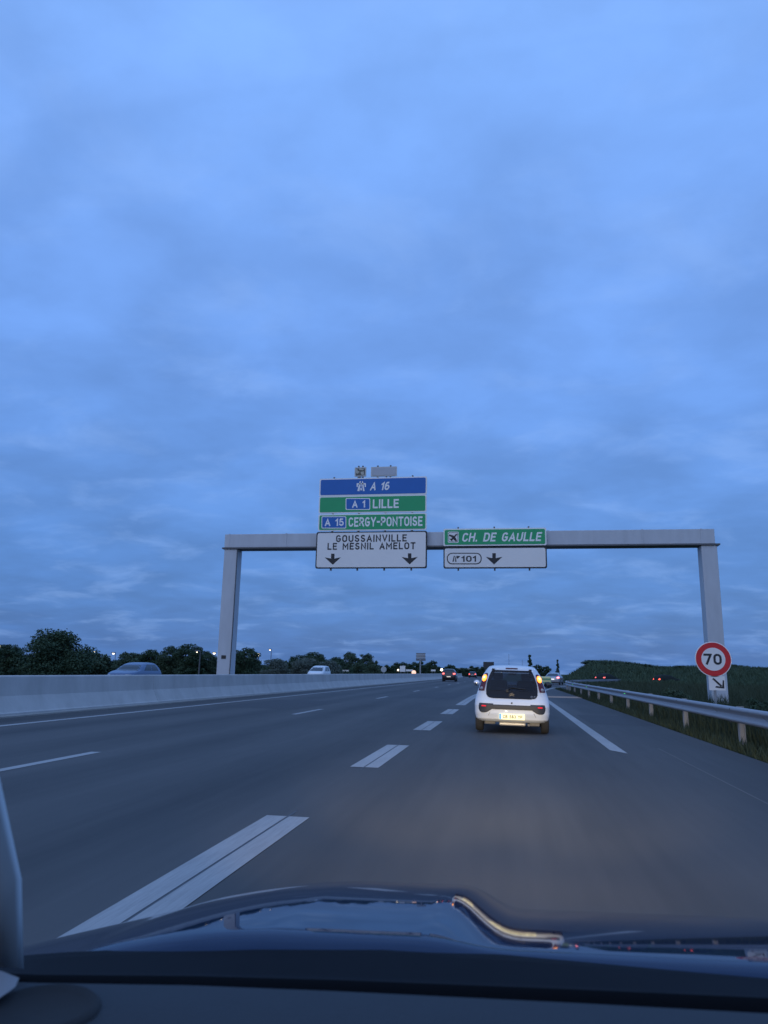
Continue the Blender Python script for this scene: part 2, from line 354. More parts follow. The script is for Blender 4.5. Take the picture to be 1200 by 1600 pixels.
b = MB(); b.grid([[(x, y, -0.02) for x in (-27.5, -20, -13.0)] for y in (-14, 60, 150, 300, 700)])
tag(fixn(b.build('opposite_road', ASPH)), kind='structure')

# painted markings: each dash is a part of the road surface
def strip(x0, x1, y0, y1, z=0.004, seg=None, curv=False, skew=0.0):
    n = seg or max(1, int((y1 - y0) / 6)); P = []
    for i in range(n + 1):
        y = y0 + (y1 - y0) * i / n; c = curve_right(y) if curv else 0.0
        sk = skew if i == 0 else 0.0
        P.append([(x0 + c, y + sk, z), (x1 + c, y, z)])
    return MB().grid(P)
mk = tag(empty('road_markings'), kind='structure')
for k in range(5):                 # broad dashes: two paint bands with a dark joint between them
    y0 = 3.45 + 6.45 * k - 0.05; y1 = y0 + 3.05
    xc = -1.88
    if k == 4: y1 = 122
    o1 = strip(xc - 0.185, xc - 0.008, y0, y1, curv=(k == 4)).build('broad_dash', PAINT, mk)
    o2 = strip(xc + 0.012, xc + 0.190, y0, y1, curv=(k == 4)).build('broad_dash', PAINT, mk)
    strip(xc - 0.008, xc + 0.012, y0 - 0.25, y1 + 0.25, z=0.0025, curv=(k == 4)).build('paint_joint', JOINT, mk)
for k in range(-1, 14):            # thin lane dashes
    y0 = 20.6 + 13.2 * (k - 1) - 0.2
    strip(-5.98, -5.83, y0, y0 + 3.1).build('lane_dash', PAINT, mk)
strip(-10.14, -9.96, -14, 330, seg=40).build('edge_line', PAINT, mk)
strip(1.64, 1.86, 12.9, 112, seg=30, curv=True, skew=0.45).build('edge_line', PAINT, mk)
strip(2.52, 2.545, -5, 14, z=0.003).build('paving_seam', mat('pale_seam', (0.11, 0.105, 0.10), 0.8, var=0.3), mk)
strip(1.95, 4.15, 41.5, 44.3, z=0.005, seg=1).build('warm_glow_strip', mat('warm_glow_strip', (0.40, 0.25, 0.17), 0.8, var=0.25, nscale=3, world=True), mk)  # road strip; warm lamp light falling there is put into its colour
for x0_, x1_, y0_, y1_ in [(-9.3, -6.6, 23.0, 29.5), (2.05, 3.6, 20.2, 24.5), (-5.2, -2.6, 36.0, 47.0), (-1.2, 1.3, 27.5, 31.0)]:
    strip(x0_, x1_, y0_, y1_, z=0.0018, seg=1).build('asphalt_patch', PATCH, mk)
strip(-26.9, -26.7, -14, 300, z=-0.015, seg=20).build('edge_line', PAINT, mk)

# ------------------------------------------------------------------ concrete median barrier
bar = empty('median_barrier', (-12, 0, 0))
tag(bar, 'long pale concrete barrier wall along the median, its lower half sloping', 'barrier')
prof = [(0.34, 0.0), (0.34, 0.07), (0.30, 0.10), (0.115, 0.46), (0.07, 0.90), (0.06, 0.925), (0.03, 0.94), (-0.16, 0.94), (-0.19, 0.925), (-0.20, 0.90), (-0.23, 0.46), (-0.40, 0.10), (-0.42, 0.0)]
def barrier_mesh(L):
    bm_ = MB(); n = len(prof)
    bm_.add([(x, 0, z) for x, z in prof] + [(x, L, z) for x, z in prof], [tuple(range(n)), tuple(range(2 * n - 1, n - 1, -1))] + [(i, i + 1, i + 1 + n, i + n) for i in range(n - 1)])
    me = bpy.data.meshes.new('wall_panel'); me.from_pydata([tuple(v) for v in bm_.v], [], bm_.f); me.update(); me.materials.append(CONC); return me
bmesh6 = barrier_mesh(11.985)
for i in range(17):
    o = bpy.data.objects.new('wall_panel', bmesh6); C.objects.link(o); o.parent = bar; o.location = (0, -12 + 12 * i, 0)
    if i == 0: fixn(o)
b = MB(); b.box(0.05, 0.62, -14, 190, -0.03, 0.035); b.build('gutter_strip', CONC_D, bar)
b = MB(); b.path([(-0.06, y, 1.0) for y in (-12, 60, 190)], 0.02, 6)
# ------------------------------------------------------------------ gantry
GY = 33.0
gan = empty('sign_gantry', (0, GY, 0)); tag(gan, 'grey steel portal gantry spanning all lanes and carrying the direction signs', 'gantry')
zb0, zb1 = 6.78, 7.42
XL0, XL1, XR0, XR1 = -13.20, -12.56, 8.12, 8.76
b = MB(); b.box(XL0 - 0.02, XR1 - 0.06, -0.33, 0.33, zb0, zb1, 0.02); b.build('beam', GANTRY, gan)
b = MB(); b.box(XL0 - 0.10, XR1 + 0.12, -0.40, 0.40, zb0 - 0.065, zb0 - 0.003); b.build('lower_flange', DARKSTEEL, gan)
b = MB(); b.box(XL0 + 0.18, XL0 + 0.24, -0.345, 0.345, zb0 + 0.01, zb1 + 0.012); b.build('splice_plate', GANTRY, gan)
b = MB(); b.box(XR1 - 0.62, XR1 - 0.56, -0.345, 0.345, zb0 + 0.01, zb1 + 0.012); b.build('splice_plate', GANTRY, gan)
for a, c in ((XL0, XL1), (XR0, XR1)):
    b = MB(); b.box(a, c, -0.34, 0.34, -0.2, zb0 - 0.07, 0.025); lg = b.build('leg', GANTRY, gan)
    b = MB(); b.box(a - 0.15, c + 0.15, -0.5, 0.5, -0.2, 0.06, 0.02); b.build('base_plate', CONC_D, lg)
for xx in np.linspace(XL0 + 3, XR1 - 3, 5):
    b = MB(); b.box(xx - 0.03, xx + 0.03, -0.348, 0.348, zb0 + 0.012, zb1 + 0.014); b.build('stiffener', GANTRY, gan)
for xa, xb in ((XL0 + 0.01, XL1 - 0.02), (XR0 + 0.02, XR1 - 0.01)):
    for k in range(5):
        b = MB(); xx = xa + (xb - xa) * k / 4; b.tube((xx, -0.38, zb0 - 0.10), (xx, -0.38, zb0 - 0.03), 0.022, n=6); b.build('flange_bolt', DARKSTEEL, gan)
b = MB(); b.path([(XL1 + 0.01, -0.36, 0.9), (XL1 + 0.03, -0.36, 3.5), (XL1 + 0.02, -0.36, zb0 - 0.1)], 0.025, 6); b.build('cable_conduit', DARKSTEEL, gan)
b = MB(); b.box(XL0 + 0.2, XL0 + 0.42, -0.352, -0.337, 1.62, 1.78); b.build('maintenance_hatch', BLACKP, gan)

# ------------------------------------------------------------------ direction signs
SY = GY - 0.55
def rect(x0, y0, x1, y1, Y=SY):
    a, c = px(x0, y0, Y), px(x1, y1, Y); return a.x, c.z, c.x, a.z          # xmin, zmin, xmax, zmax
def panel(name, box, m, edge, label, rad=0.06, cat='sign', brackets=(), Y=SY, depth=0.06):
    x0, z0, x1, z1 = box; cx, cz = (x0 + x1) / 2, (z0 + z1) / 2
    root = empty(name, (cx, Y, cz)); tag(root, label, cat); root['w'] = x1 - x0
    w, h = (x1 - x0) / 2, (z1 - z0) / 2
    def rr(w, h, r, n=4):
        pts = []
        for sx, sz, a0 in ((1, 1, 0), (-1, 1, 90), (-1, -1, 180), (1, -1, 270)):
            for i in range(n + 1):
                t = R(a0 + 90 * i / n); pts.append((sx * (w - r) + r * math.cos(t), sz * (h - r) + r * math.sin(t)))
        return pts
    b = MB(); b.prism(rr(w, h, rad), -depth / 2, depth / 2); fixn(b.build('backing_plate', edge, root))
    b = MB(); b.prism(rr(w - 0.055, h - 0.055, rad), -depth / 2 - 0.012, -depth / 2 + 0.004); fixn(b.build('panel_face', m, root))
    b = MB()
    for bx in brackets: 
        bb = MB(); bb.box(bx - 0.035, bx + 0.035, depth / 2 + 0.004, depth / 2 + 0.09, -h - 0.085, h + 0.085); bb.build('bracket', DARKSTEEL, root)
    return root
def put(root, me, m, x, z, y=-0.046, name='lettering', gap=None):
    """Lettering on a panel, one part for each word."""
    co = np.empty(len(me.vertices) * 3, np.float32); me.vertices.foreach_get('co', co); co = co.reshape(-1, 3)
    polys = [list(p.vertices) for p in me.polygons]; bpy.data.meshes.remove(me)
    ext = sorted(((co[p, 0].min(), co[p, 0].max(), k) for k, p in enumerate(polys)))
    words_, hi = [[]], None
    for a, c_, k in ext:
        if hi is not None and gap and a - hi > gap: words_.append([]); hi = c_
        words_[-1].append(k); hi = c_ if hi is None else max(hi, c_)
    for w_ in words_:
        b_ = MB(); mid = (min(co[polys[k], 0].min() for k in w_) + max(co[polys[k], 0].max() for k in w_)) / 2
        used = sorted({v for k in w_ for v in polys[k]}); ix = {v: n_ for n_, v in enumerate(used)}
        b_.v = [(co[v, 0] - mid, co[v, 1], co[v, 2]) for v in used]; b_.f = [tuple(ix[v] for v in polys[k]) for k in w_]
        o = b_.build(name, m, root); o.location = (x - root.location.x + mid, y, z - root.location.z)
    return o
def text_px(root, txt, x0, y0, x1, y1, m, bold=0.012, shear=0.0, Y=SY, spacing=1.0, lift=-0.046):
    a, c = px(x0, y0, Y), px(x1, y1, Y)
    return put(root, text_mesh(txt, abs(c.x - a.x), abs(a.z - c.z), bold, shear, spacing), m, (a.x + c.x) / 2, (a.z + c.z) / 2, lift, gap=0.36 * abs(a.z - c.z))
def flat(root, polys, m, name, y=-0.046):
    """Flat marks given as world xz polygons on the face of a panel."""
    b = MB()
    for p in polys: b.add([(x - root.location.x, y, z - root.location.z) for x, z in p], [tuple(range(len(p)))])
    return b.build(name, m, root)
def q(zx, zy, Y=SY):               # pixel on the 3x sign enlargement
    v = px(480 + zx / 3.0, 720 + zy / 3.0, Y); return (v.x, v.z)
def rr_poly(x0, y0, x1, y1, r, n=5):
    pts = []
    for cx, cy, a0 in ((x1 - r, y0 + r, 270), (x1 - r, y1 - r, 0), (x0 + r, y1 - r, 90), (x0 + r, y0 + r, 180)):
        for i in range(n + 1):
            t = R(a0 + 90 * i / n); pts.append(q(cx + r * math.cos(t), cy + r * math.sin(t)))
    return pts
def cartouche(root, x0, y0, x1, y1, txt, tx):
    flat(root, [rr_poly(x0, y0, x1, y1, 6)], LETTER, 'cartouche_border', -0.045)
    c = flat(root, [rr_poly(x0 + 3.5, y0 + 3.5, x1 - 3.5, y1 - 3.5, 5)], SIGN_B, 'cartouche', -0.048)
    text_px(root, txt, 480 + tx[0] / 3, 720 + tx[1] / 3, 480 + tx[2] / 3, 720 + tx[3] / 3, LETTER, lift=-0.051)
def tri(pts): return [q(*p) for p in pts]

br = (-1.85, -0.62, 0.62, 1.85)
s = panel('motorway_sign', rect(500, 748.5, 667, 772.5), SIGN_B, LETTER, 'blue overhead panel reading A 16, topmost of the taller sign stack', brackets=br)
text_px(s, 'A 16', 480 + 295 / 3, 720 + 101 / 3, 480 + 386 / 3, 720 + 138 / 3, LETTER, bold=0.006, shear=0.25)
flat(s, [tri(p) for p in ([(236, 143), (246, 143), (252, 97), (247, 97)], [(270, 143), (262, 143), (257, 97), (262, 97)], [(233, 112), (276, 112), (276, 106), (233, 106)],
     [(251, 122), (256, 122), (256, 115), (251, 115)], [(250, 140), (257, 140), (256, 127), (251, 127)], [(233, 124), (239, 124), (239, 112), (233, 112)], [(270, 124), (276, 124), (276, 112), (270, 112)])], LETTER, 'motorway_symbol')
s = panel('destination_sign', rect(499, 776, 666.5, 800), SIGN_G, LETTER, 'green overhead panel reading LILLE beside a small blue A 1 plate', brackets=br)
cartouche(s, 181, 176, 296, 231, 'A 1', (212, 187, 272, 220))
text_px(s, 'LILLE', 480 + 309 / 3, 720 + 182 / 3, 480 + 430 / 3, 720 + 222 / 3, LETTER)
s = panel('destination_sign', rect(498, 804, 666.5, 828), SIGN_G, LETTER, 'green overhead panel reading CERGY-PONTOISE beside a small blue A 15 plate', brackets=br)
cartouche(s, 68, 261, 184, 318, 'A 15', (84, 272, 172, 306))
text_px(s, 'CERGY-PONTOISE', 480 + 196 / 3, 720 + 266 / 3, 480 + 541 / 3, 720 + 306 / 3, LETTER)
s = panel('destination_sign', rect(495, 831.5, 667, 888), SIGN_W, SIGN_K, 'large white overhead panel reading GOUSSAINVILLE LE MESNIL AMELOT with two arrows', rad=0.08, brackets=br)
text_px(s, 'GOUSSAINVILLE', 480 + 137 / 3, 720 + 349 / 3, 480 + 467 / 3, 720 + 379 / 3, SIGN_K, spacing=1.5)
text_px(s, 'LE MESNIL AMELOT', 480 + 97 / 3, 720 + 386 / 3, 480 + 508 / 3, 720 + 415 / 3, SIGN_K, spacing=1.5)
def arrow(root, cx, cy, sc=1.0):
    P = [(-8, -25), (8, -25), (8, -2), (38, -8), (0, 27), (-38, -8), (-8, -2)]
    flat(root, [[q(cx + a * sc, cy + c * sc) for a, c in P]], SIGN_K, 'down_arrow')
arrow(s, 121, 461); arrow(s, 481, 459)
br2 = (-1.6, 0.0, 1.5)
s = panel('destination_sign', rect(693, 826.5, 854, 852), SIGN_G, LETTER, 'green overhead panel with an aeroplane symbol reading CH. DE GAULLE', brackets=br2)
flat(s, [rr_poly(660, 333, 710, 385, 5)], LETTER, 'symbol_plate', -0.045)
flat(s, [rr_poly(663, 336, 707, 382, 4)], SIGN_K, 'symbol_frame', -0.047)
flat(s, [rr_poly(665, 338, 705, 380, 3)], SIGN_W, 'symbol_field', -0.049)
flat(s, [tri(p) for p in ([(700, 342), (704, 347), (678, 376), (672, 370)], [(688, 352), (668, 346), (664, 351), (684, 364)], [(694, 358), (703, 376), (698, 380), (684, 368)], [(676, 366), (666, 366), (680, 380), (681, 372)])], SIGN_K, 'aeroplane_symbol', -0.052)
text_px(s, 'CH. DE GAULLE', 480 + 727 / 3, 720 + 339 / 3, 480 + 1103 / 3, 720 + 377 / 3, LETTER, shear=0.22)
s = panel('exit_sign', rect(693, 855.5, 855, 888), SIGN_W, SIGN_K, 'white overhead panel with an outlined 101 exit plate and one arrow', rad=0.08, brackets=br2)
flat(s, [rr_poly(655, 432, 818, 486, 24)], SIGN_K, 'exit_plate_border', -0.045)
flat(s, [rr_poly(659.5, 436.5, 813.5, 481.5, 21)], SIGN_W, 'exit_plate', -0.048)
text_px(s, '101', 480 + 722 / 3, 720 + 446 / 3, 480 + 792 / 3, 720 + 474 / 3, SIGN_K, bold=0.015, lift=-0.051, spacing=1.1)
flat(s, [tri(p) for p in ([(681, 474), (687, 474), (692, 446), (688, 446)], [(694, 474), (700, 474), (697, 452), (694, 446)], [(700, 456), (705, 460), (718, 448), (700, 446)])], SIGN_K, 'exit_symbol', -0.051)
arrow(s, 876, 459, 1.02)
# the two little boxes on top of the taller stack
s = panel('pictogram_plate', rect(554.5, 730.5, 572, 744.5), mat('pictogram_dark', (0.10, 0.10, 0.09), 0.6, var=0.5, nscale=9), mat('plate_edge_grey', (0.5, 0.51, 0.5), 0.5), 'small dark square plate standing on top of the blue panel', rad=0.02, brackets=(-0.1, 0.1), depth=0.05)
flat(s, [tri(p) for p in ([(228, 40), (236, 40), (240, 62), (230, 60)], [(246, 36), (268, 40), (262, 46), (244, 44)], [(250, 54), (266, 50), (268, 66), (256, 68)], [(238, 48), (246, 52), (244, 58), (238, 56)])], mat('pictogram_pale', (0.45, 0.44, 0.38), 0.6), 'pictogram')
panel('blank_plate', rect(580, 730, 620, 744), mat('plate_blue_grey', (0.42, 0.45, 0.50), 0.6), mat('plate_edge_grey', (0.5, 0.51, 0.5), 0.5), 'small blank grey plate above the blue panel, beside the dark square', rad=0.02, brackets=(-0.3, 0.3))

# ------------------------------------------------------------------ speed limit sign with arrow plate
PY = 23.0
c = px(1114.5, 1030, PY); sp = empty('speed_limit_sign', (c.x, PY, 0)); tag(sp, 'round red-rimmed 70 speed limit sign with arrow plate, in front of the gantry leg', 'sign')
rad = 25.0 * PY / 1150 * 1.0
def disc(r, y0, y1, n=40): return MB().prism([(r * math.cos(2 * math.pi * i / n), c.z + r * math.sin(2 * math.pi * i / n)) for i in range(n)], y0, y1)
fixn(disc(rad, 0.0, 0.03).build('rim_plate', LETTER, sp)); fixn(disc(rad * 0.955, -0.006, 0.002).build('red_ring', SIGN_R, sp)); fixn(disc(rad * 0.655, -0.012, -0.003).build('white_disc', SIGN_W, sp))
me = text_mesh('70', rad * 0.98, rad * 0.62, 0.02); me.materials.append(SIGN_K); o = bpy.data.objects.new('lettering', me); C.objects.link(o); o.parent = sp; o.location = (-0.02, -0.016, c.z)
a0, a1 = px(1107, 1056, PY), px(1134, 1079, PY)
b = MB(); b.box(a0.x - c.x, a1.x - c.x, 0, 0.03, a1.z, a0.z); b.build('arrow_plate', SIGN_W, sp)
w0, h0 = a1.x - a0.x, a0.z - a1.z
def ap(u, v): return (a0.x - c.x + u * w0, -0.006, a0.z - v * h0)
b = MB(); b.add([ap(0.22, 0.22), ap(0.30, 0.13), ap(0.80, 0.66), ap(0.72, 0.76)], [(0, 1, 2, 3)]); b.add([ap(0.86, 0.28), ap(0.94, 0.30), ap(0.92, 0.86), ap(0.36, 0.80), ap(0.42, 0.70), ap(0.80, 0.74)], [(0, 1, 2, 5), (5, 2, 3, 4)]); b.build('plate_arrow', SIGN_K, sp)
b = MB(); b.tube((-0.0, 0.07, -0.1), (0.0, 0.07, c.z + 0.2), 0.038, n=10); b.build('post', GALV, sp)

# ------------------------------------------------------------------ guardrail
gr = empty('guardrail', (4.05, 0, 0)); tag(gr, 'galvanised steel guardrail on short posts along the hard shoulder', 'guardrail')
gy = [5.0 + 4.45 * i for i in range(26)]
def rail_x(y): return 0.0021 * 1.4 * max(0, y - 50) ** 2 if y < 100 else 7.35 + (y - 100) * 0.3
wprof = [(0.00, 0.76), (-0.045, 0.755), (-0.075, 0.735), (-0.078, 0.70), (-0.03, 0.665), (-0.008, 0.64), (-0.008, 0.615), (-0.03, 0.59), (-0.078, 0.555), (-0.075, 0.52), (-0.045, 0.50), (0.0, 0.495)]
P = []
for y in np.linspace(gy[0], gy[-1], 76): P.append([(x + rail_x(y), y, z - 0.05) for x, z in wprof])
o = MB().grid(P).build('rail', GALV, gr, True)
sm = o.modifiers.new('thickness', 'SOLIDIFY'); sm.thickness = 0.004
for y in gy[1:-1]:
    for zz_ in (0.72, 0.50):
        bb = MB(); bb.tube((-0.055, 0, zz_ - 0.05), (-0.088, 0, zz_ - 0.05), 0.014, n=6); d = bb.build('bolt', DARKSTEEL, gr); d.location = (rail_x(y), y + 0.9, 0)
pm = MB()
pm.box(0.06, 0.16, -0.02, 0.02, -0.3, 0.72); pm.box(0.06, 0.072, -0.055, 0.055, -0.3, 0.72); pm.box(0.148, 0.16, -0.055, 0.055, -0.3, 0.72)
pmesh = None
for y in gy[:-1]:
    if pmesh is None: o = pm.build('post', WOODPOST, gr); pmesh = o.data
    else: o = bpy.data.objects.new('post', pmesh); C.objects.link(o); o.parent = gr
    o.location = (rail_x(y) - 0.01, y + 0.9, 0)
    bb = MB(); bb.box(-0.002, 0.06, -0.05, 0.05, 0.52, 0.70); d = bb.build('spacer', GALV, gr); d.location = (rail_x(y) - 0.01, y + 0.9, 0)
GREENREF = mat('green_reflector', (0.05, 0.6, 0.15), 0.3, var=0, emit=(0.1, 0.95, 0.25), estr=0.9)  # not a lamp; light thrown back is imitated by emission
for y in (gy[8] + 0.9, gy[5] + 0.9, gy[10] + 0.9):
    b = MB(); b.box(-0.06, -0.02, -0.01, 0.01, 0.60, 0.67); d = b.build('reflector', GREENREF, gr); d.location = (rail_x(y), y - 0.3, 0.0)

# ------------------------------------------------------------------ cars
def catmull(tab, z):
    """tab: rows (z, a, b, ...) with rising z"""
    zs = [r[0] for r in tab]
    if z <= zs[0]: return tab[0][1:]
    if z >= zs[-1]: return tab[-1][1:]
    i = max(k for k in range(len(zs)) if zs[k] <= z); i = min(i, len(zs) - 2)
    t = (z - zs[i]) / (zs[i + 1] - zs[i]); t = t * t * (3 - 2 * t) * 0.35 + t * 0.65
    return tuple(p + (q_ - p) * t for p, q_ in zip(tab[i][1:], tab[i + 1][1:]))
class Body:
    """A car body as a stack of plan outlines; rows of table: z, rear y, front y, half width, rear corner radius, front corner radius"""
    def __init__(s, table, bow=0.05): s.t = table; s.bow = bow
    def rear(s, x, z):
        yr, yf, w, r, rf = catmull(s.t, z); ax = min(abs(x), w)
        y = yr + s.bow * (ax / w) ** 2
        if ax > w - r: y += r - math.sqrt(max(0, r * r - (ax - (w - r)) ** 2))
        return y
    def front(s, x, z):
        yr, yf, w, r, rf = catmull(s.t, z); ax = min(abs(x), w)
        y = yf - s.bow * (ax / w) ** 2
        if ax > w - rf: y -= rf - math.sqrt(max(0, rf * rf - (ax - (w - rf)) ** 2))
        return y
    def side(s, y, z):
        return catmull(s.t, z)[2]
    def outline(s, z):
        yr, yf, w, r, rf = catmull(s.t, z)
        xs = [-(w - r) * (1 - i / 7) for i in range(15)]
        pts = [(-w + r - r * math.sin(a), 0) for a in ()]
        pts = []
        for i in range(7, 0, -1): x = w - r + r * math.sin(R(90 * i / 7)); pts.append((-x, s.rear(x, z)))
        for i in range(13): x = -(w - r) + 2 * (w - r) * i / 12; pts.append((x, s.rear(x, z)))
        for i in range(1, 8): x = w - r + r * math.sin(R(90 * i / 7)); pts.append((x, s.rear(x, z)))
        yb, ye = s.rear(w, z), s.front(w, z)
        for i in range(1, 18): pts.append((w, yb + (ye - yb) * i / 18))
        for i in range(6, 0, -1): x = w - rf + rf * math.sin(R(90 * i / 6)); pts.append((x, s.front(x, z)))
        for i in range(9): x = (w - rf) - 2 * (w - rf) * i / 8; pts.append((x, s.front(x, z)))
        for i in range(1, 7): x = w - rf + rf * math.sin(R(90 * i / 6)); pts.append((-x, s.front(x, z)))
        for i in range(17, 0, -1): pts.append((-w, yb + (ye - yb) * i / 18))
        return pts
    def shell(s, nz=56, hole=None):
        z0, z1 = s.t[0][0], s.t[-1][0]; zs = [z0 + (z1 - z0) * i / nz for i in range(nz + 1)]
        rows = [[(x, y, z) for x, y in s.outline(z)] for z in zs]; n = len(rows[0]); b = MB(); b.v = [p for r_ in rows for p in r_]
        for i in range(nz):
            for j in range(n):
                q4 = (i * n + j, i * n + (j + 1) % n, (i + 1) * n + (j + 1) % n, (i + 1) * n + j)
                if hole:
                    cx, cy, cz = (sum(b.v[k][d] for k in q4) / 4 for d in range(3))
                    if hole(cx, cy, cz): continue
                b.f.append(q4)
        b.f.append(tuple(range(n - 1, -1, -1)))
        ct = len(b.v); top = rows[-1]; cx = 0; cy = sum(p[1] for p in top) / n
        inner = [(p[0] * 0.55, cy + (p[1] - cy) * 0.6, z1 + 0.018) for p in top]; b.v += inner; b.v.append((0, cy, z1 + 0.024))
        for j in range(n):
            b.f.append((nz * n + j, nz * n + (j + 1) % n, ct + (j + 1) % n, ct + j)); b.f.append((ct + j, ct + (j + 1) % n, ct + n))
        return b
    def patch(s, rows, where='rear', off=0.006, n=16):
        """rows of (z, x0, x1): a skin lying off the rear (or front) face; for a side, rows are (z, y0, y1)"""
        P = []
        for z, a, b_ in rows:
            row = []
            for i in range(n + 1):
                u = a + (b_ - a) * i / n
                if where == 'rear': row.append((u, s.rear(u, z) - off, z))
                elif where == 'front': row.append((u, s.front(u, z) + off, z))
                else:
                    sg = 1 if where == 'right' else -1; row.append((sg * (s.side(u, z) + off), u, z))
            P.append(row)
        return MB().grid(P)
def rows(tab, n=10):
    out_ = []
    z0, z1 = tab[0][0], tab[-1][0]
    for i in range(n + 1):
        z = z0 + (z1 - z0) * i / n; out_.append((z,) + tuple(float(np.interp(z, [t[0] for t in tab], [t[k] for t in tab])) for k in range(1, len(tab[0]))))
    return out_
def wheel(parent, x, y, r=0.29, w=0.17, hub=None):
    sg = 1 if x > 0 else -1
    t = MB().lathe([(r * 0.62, -w / 2), (r * 0.9, -w / 2), (r * 0.98, -w / 2 + 0.025), (r, -w / 4), (r, w / 4), (r * 0.98, w / 2 - 0.025), (r * 0.9, w / 2), (r * 0.62, w / 2)], (0, 0, 0), 'x', 24).build('wheel', RUBBER, parent, True, (x, y, r))
    MB().lathe([(0.001, sg * (w / 2 - 0.03)), (r * 0.25, sg * (w / 2 - 0.025)), (r * 0.62, sg * (w / 2 - 0.012)), (r * 0.66, sg * (w / 2 - 0.002))], (0, 0, 0), 'x', 20).build('rim', hub or GALV, t, True)
    return t

# --- the white hatchback ahead
CY = 16.0
wc = empty('white_car', (0.03, CY, 0.008), R(-0.5)); wc.rotation_euler.y = R(0.7); wc.scale = (0.955, 0.955, 0.955); tag(wc, 'small white hatchback with glowing amber rear lamps driving just ahead', 'car')
PAINTW = mat('white_car_paint', (0.72, 0.75, 0.78), 0.32, var=0.03, coat=0.6)
T = [(0.24, 0.14, 3.30, 0.72, 0.22, 0.35), (0.30, 0.05, 3.40, 0.79, 0.26, 0.45), (0.42, 0.01, 3.43, 0.812, 0.28, 0.5), (0.58, 0.0, 3.42, 0.818, 0.30, 0.5), (0.66, 0.025, 3.40, 0.812, 0.30, 0.5),
     (0.74, 0.07, 3.34, 0.80, 0.28, 0.5), (0.82, 0.10, 3.20, 0.775, 0.24, 0.45), (0.90, 0.115, 2.95, 0.745, 0.20, 0.4), (0.97, 0.13, 2.62, 0.722, 0.19, 0.3), (1.10, 0.165, 2.42, 0.685, 0.18, 0.25), (1.23, 0.21, 2.20, 0.635, 0.18, 0.22),
     (1.33, 0.255, 1.98, 0.575, 0.18, 0.2), (1.385, 0.29, 1.86, 0.535, 0.18, 0.2), (1.42, 0.33, 1.76, 0.50, 0.18, 0.2), (1.44, 0.42, 1.66, 0.44, 0.18, 0.2)]
B = Body(T)
HATCH = [(0.735, -0.40, 0.40), (0.75, -0.50, 0.50), (0.78, -0.535, 0.535), (0.82, -0.555, 0.555), (0.92, -0.56, 0.56), (1.05, -0.545, 0.545), (1.20, -0.50, 0.50), (1.30, -0.455, 0.455), (1.345, -0.42, 0.42)]
def hw(z): return float(np.interp(z, [t[0] for t in HATCH], [t[2] for t in HATCH]))
def hole(x, y, z):
    if 0.90 < z < 1.29 and y < 0.5 and abs(x) < hw(z) - 0.055: return True          # rear window opening
    if 1.00 < z < 1.34 and y > 1.9 and abs(x) < B.side(0, z) - 0.10: return True   # windscreen
    if 0.97 < z < 1.31 and 0.75 < y < 2.05 - (z - 0.97) * 0.6 and abs(x) > 0.5: return True   # side windows
    return False
sh = fixn(B.shell(60, hole).build('body', PAINTW, wc, True))
glass = bpy.data.materials.new('car_window_glass'); glass.use_nodes = True
gn = glass.node_tree.nodes; gl = glass.node_tree.links; gn.clear()
go = gn.new('ShaderNodeOutputMaterial'); gm = gn.new('ShaderNodeMixShader'); gt = gn.new('ShaderNodeBsdfTransparent'); gg = gn.new('ShaderNodeBsdfGlossy'); gf = gn.new('ShaderNodeFresnel')
gt.inputs[0].default_value = (0.46, 0.52, 0.58, 1); gg.inputs['Roughness'].default_value = 0.03; gg.inputs['Color'].default_value = (0.6, 0.65, 0.75, 1); gf.inputs[0].default_value = 1.5
gl.new(gf.outputs[0], gm.inputs[0]); gl.new(gt.outputs[0], gm.inputs[1]); gl.new(gg.outputs[0], gm.inputs[2]); gl.new(gm.outputs[0], go.inputs[0])
# hatch: glass pane inside a black frit surround
fr = MB(); n_ = 40
def ring(z0, z1, f, off):
    P = []
    return P
zz = [0.735 + (1.345 - 0.735) * i / 44 for i in range(45)]
P = [[(hw(z) * u, B.rear(hw(z) * u, z) - 0.010, z) for u in np.linspace(-1, 1, 49)] for z in zz]
fb = MB(); fb.v = [p for r_ in P for p in r_]; gb = MB(); gb.v = list(fb.v)
for i in range(44):
    for j in range(48):
        zc_ = (zz[i] + zz[i + 1]) / 2; xc_ = hw(zc_) * (-1 + (j + 0.5) / 24)
        inside = 0.895 < zc_ < 1.305 and abs(xc_) < hw(zc_) - 0.075
        (gb if inside else fb).f.append((i * 49 + j, i * 49 + j + 1, (i + 1) * 49 + j + 1, (i + 1) * 49 + j))
hb = fb.build('tailgate_panel', mat('gloss_black', (0.006, 0.007, 0.012), 0.12, var=0, spec=0.3), wc, True)
gb.build('rear_window', glass, hb, True)
# bumper strip and plate
STRIP = [(0.425, 0.575, 0.65), (0.44, 0.53, 0.69), (0.49, 0.45, 0.714), (0.525, 0.40, 0.72), (0.57, 0.40, 0.72), (0.625, 0.40, 0.705)]
sb = MB()
for sg in (-1, 1):
    g_ = B.patch([(z, sg * a, sg * c_) for z, a, c_ in rows(STRIP, 10)], off=0.012, n=10); sb.add(g_.v, g_.f)
g_ = B.patch([(z, -0.44, 0.44) for z in (0.505, 0.54, 0.58, 0.605)], off=0.011, n=16); sb.add(g_.v, g_.f)
stp = fixn(sb.build('bumper_strip', mat('dark_grey_bumper', (0.035, 0.037, 0.042), 0.55, var=0.1), wc, True))
for sg in (-1, 1):
    B.patch([(z, sg * 0.655, sg * 0.555) for z in (0.555, 0.568, 0.582)], off=0.022, n=6).build('reflector', RED_DIM, stp)
pl = empty('plate', (0, 0, 0)); bpy.data.objects.remove(pl)
b = MB(); b.box(-0.275, 0.275, B.rear(0, 0.36) - 0.032, B.rear(0, 0.36) - 0.004, 0.295, 0.42, 0.006)
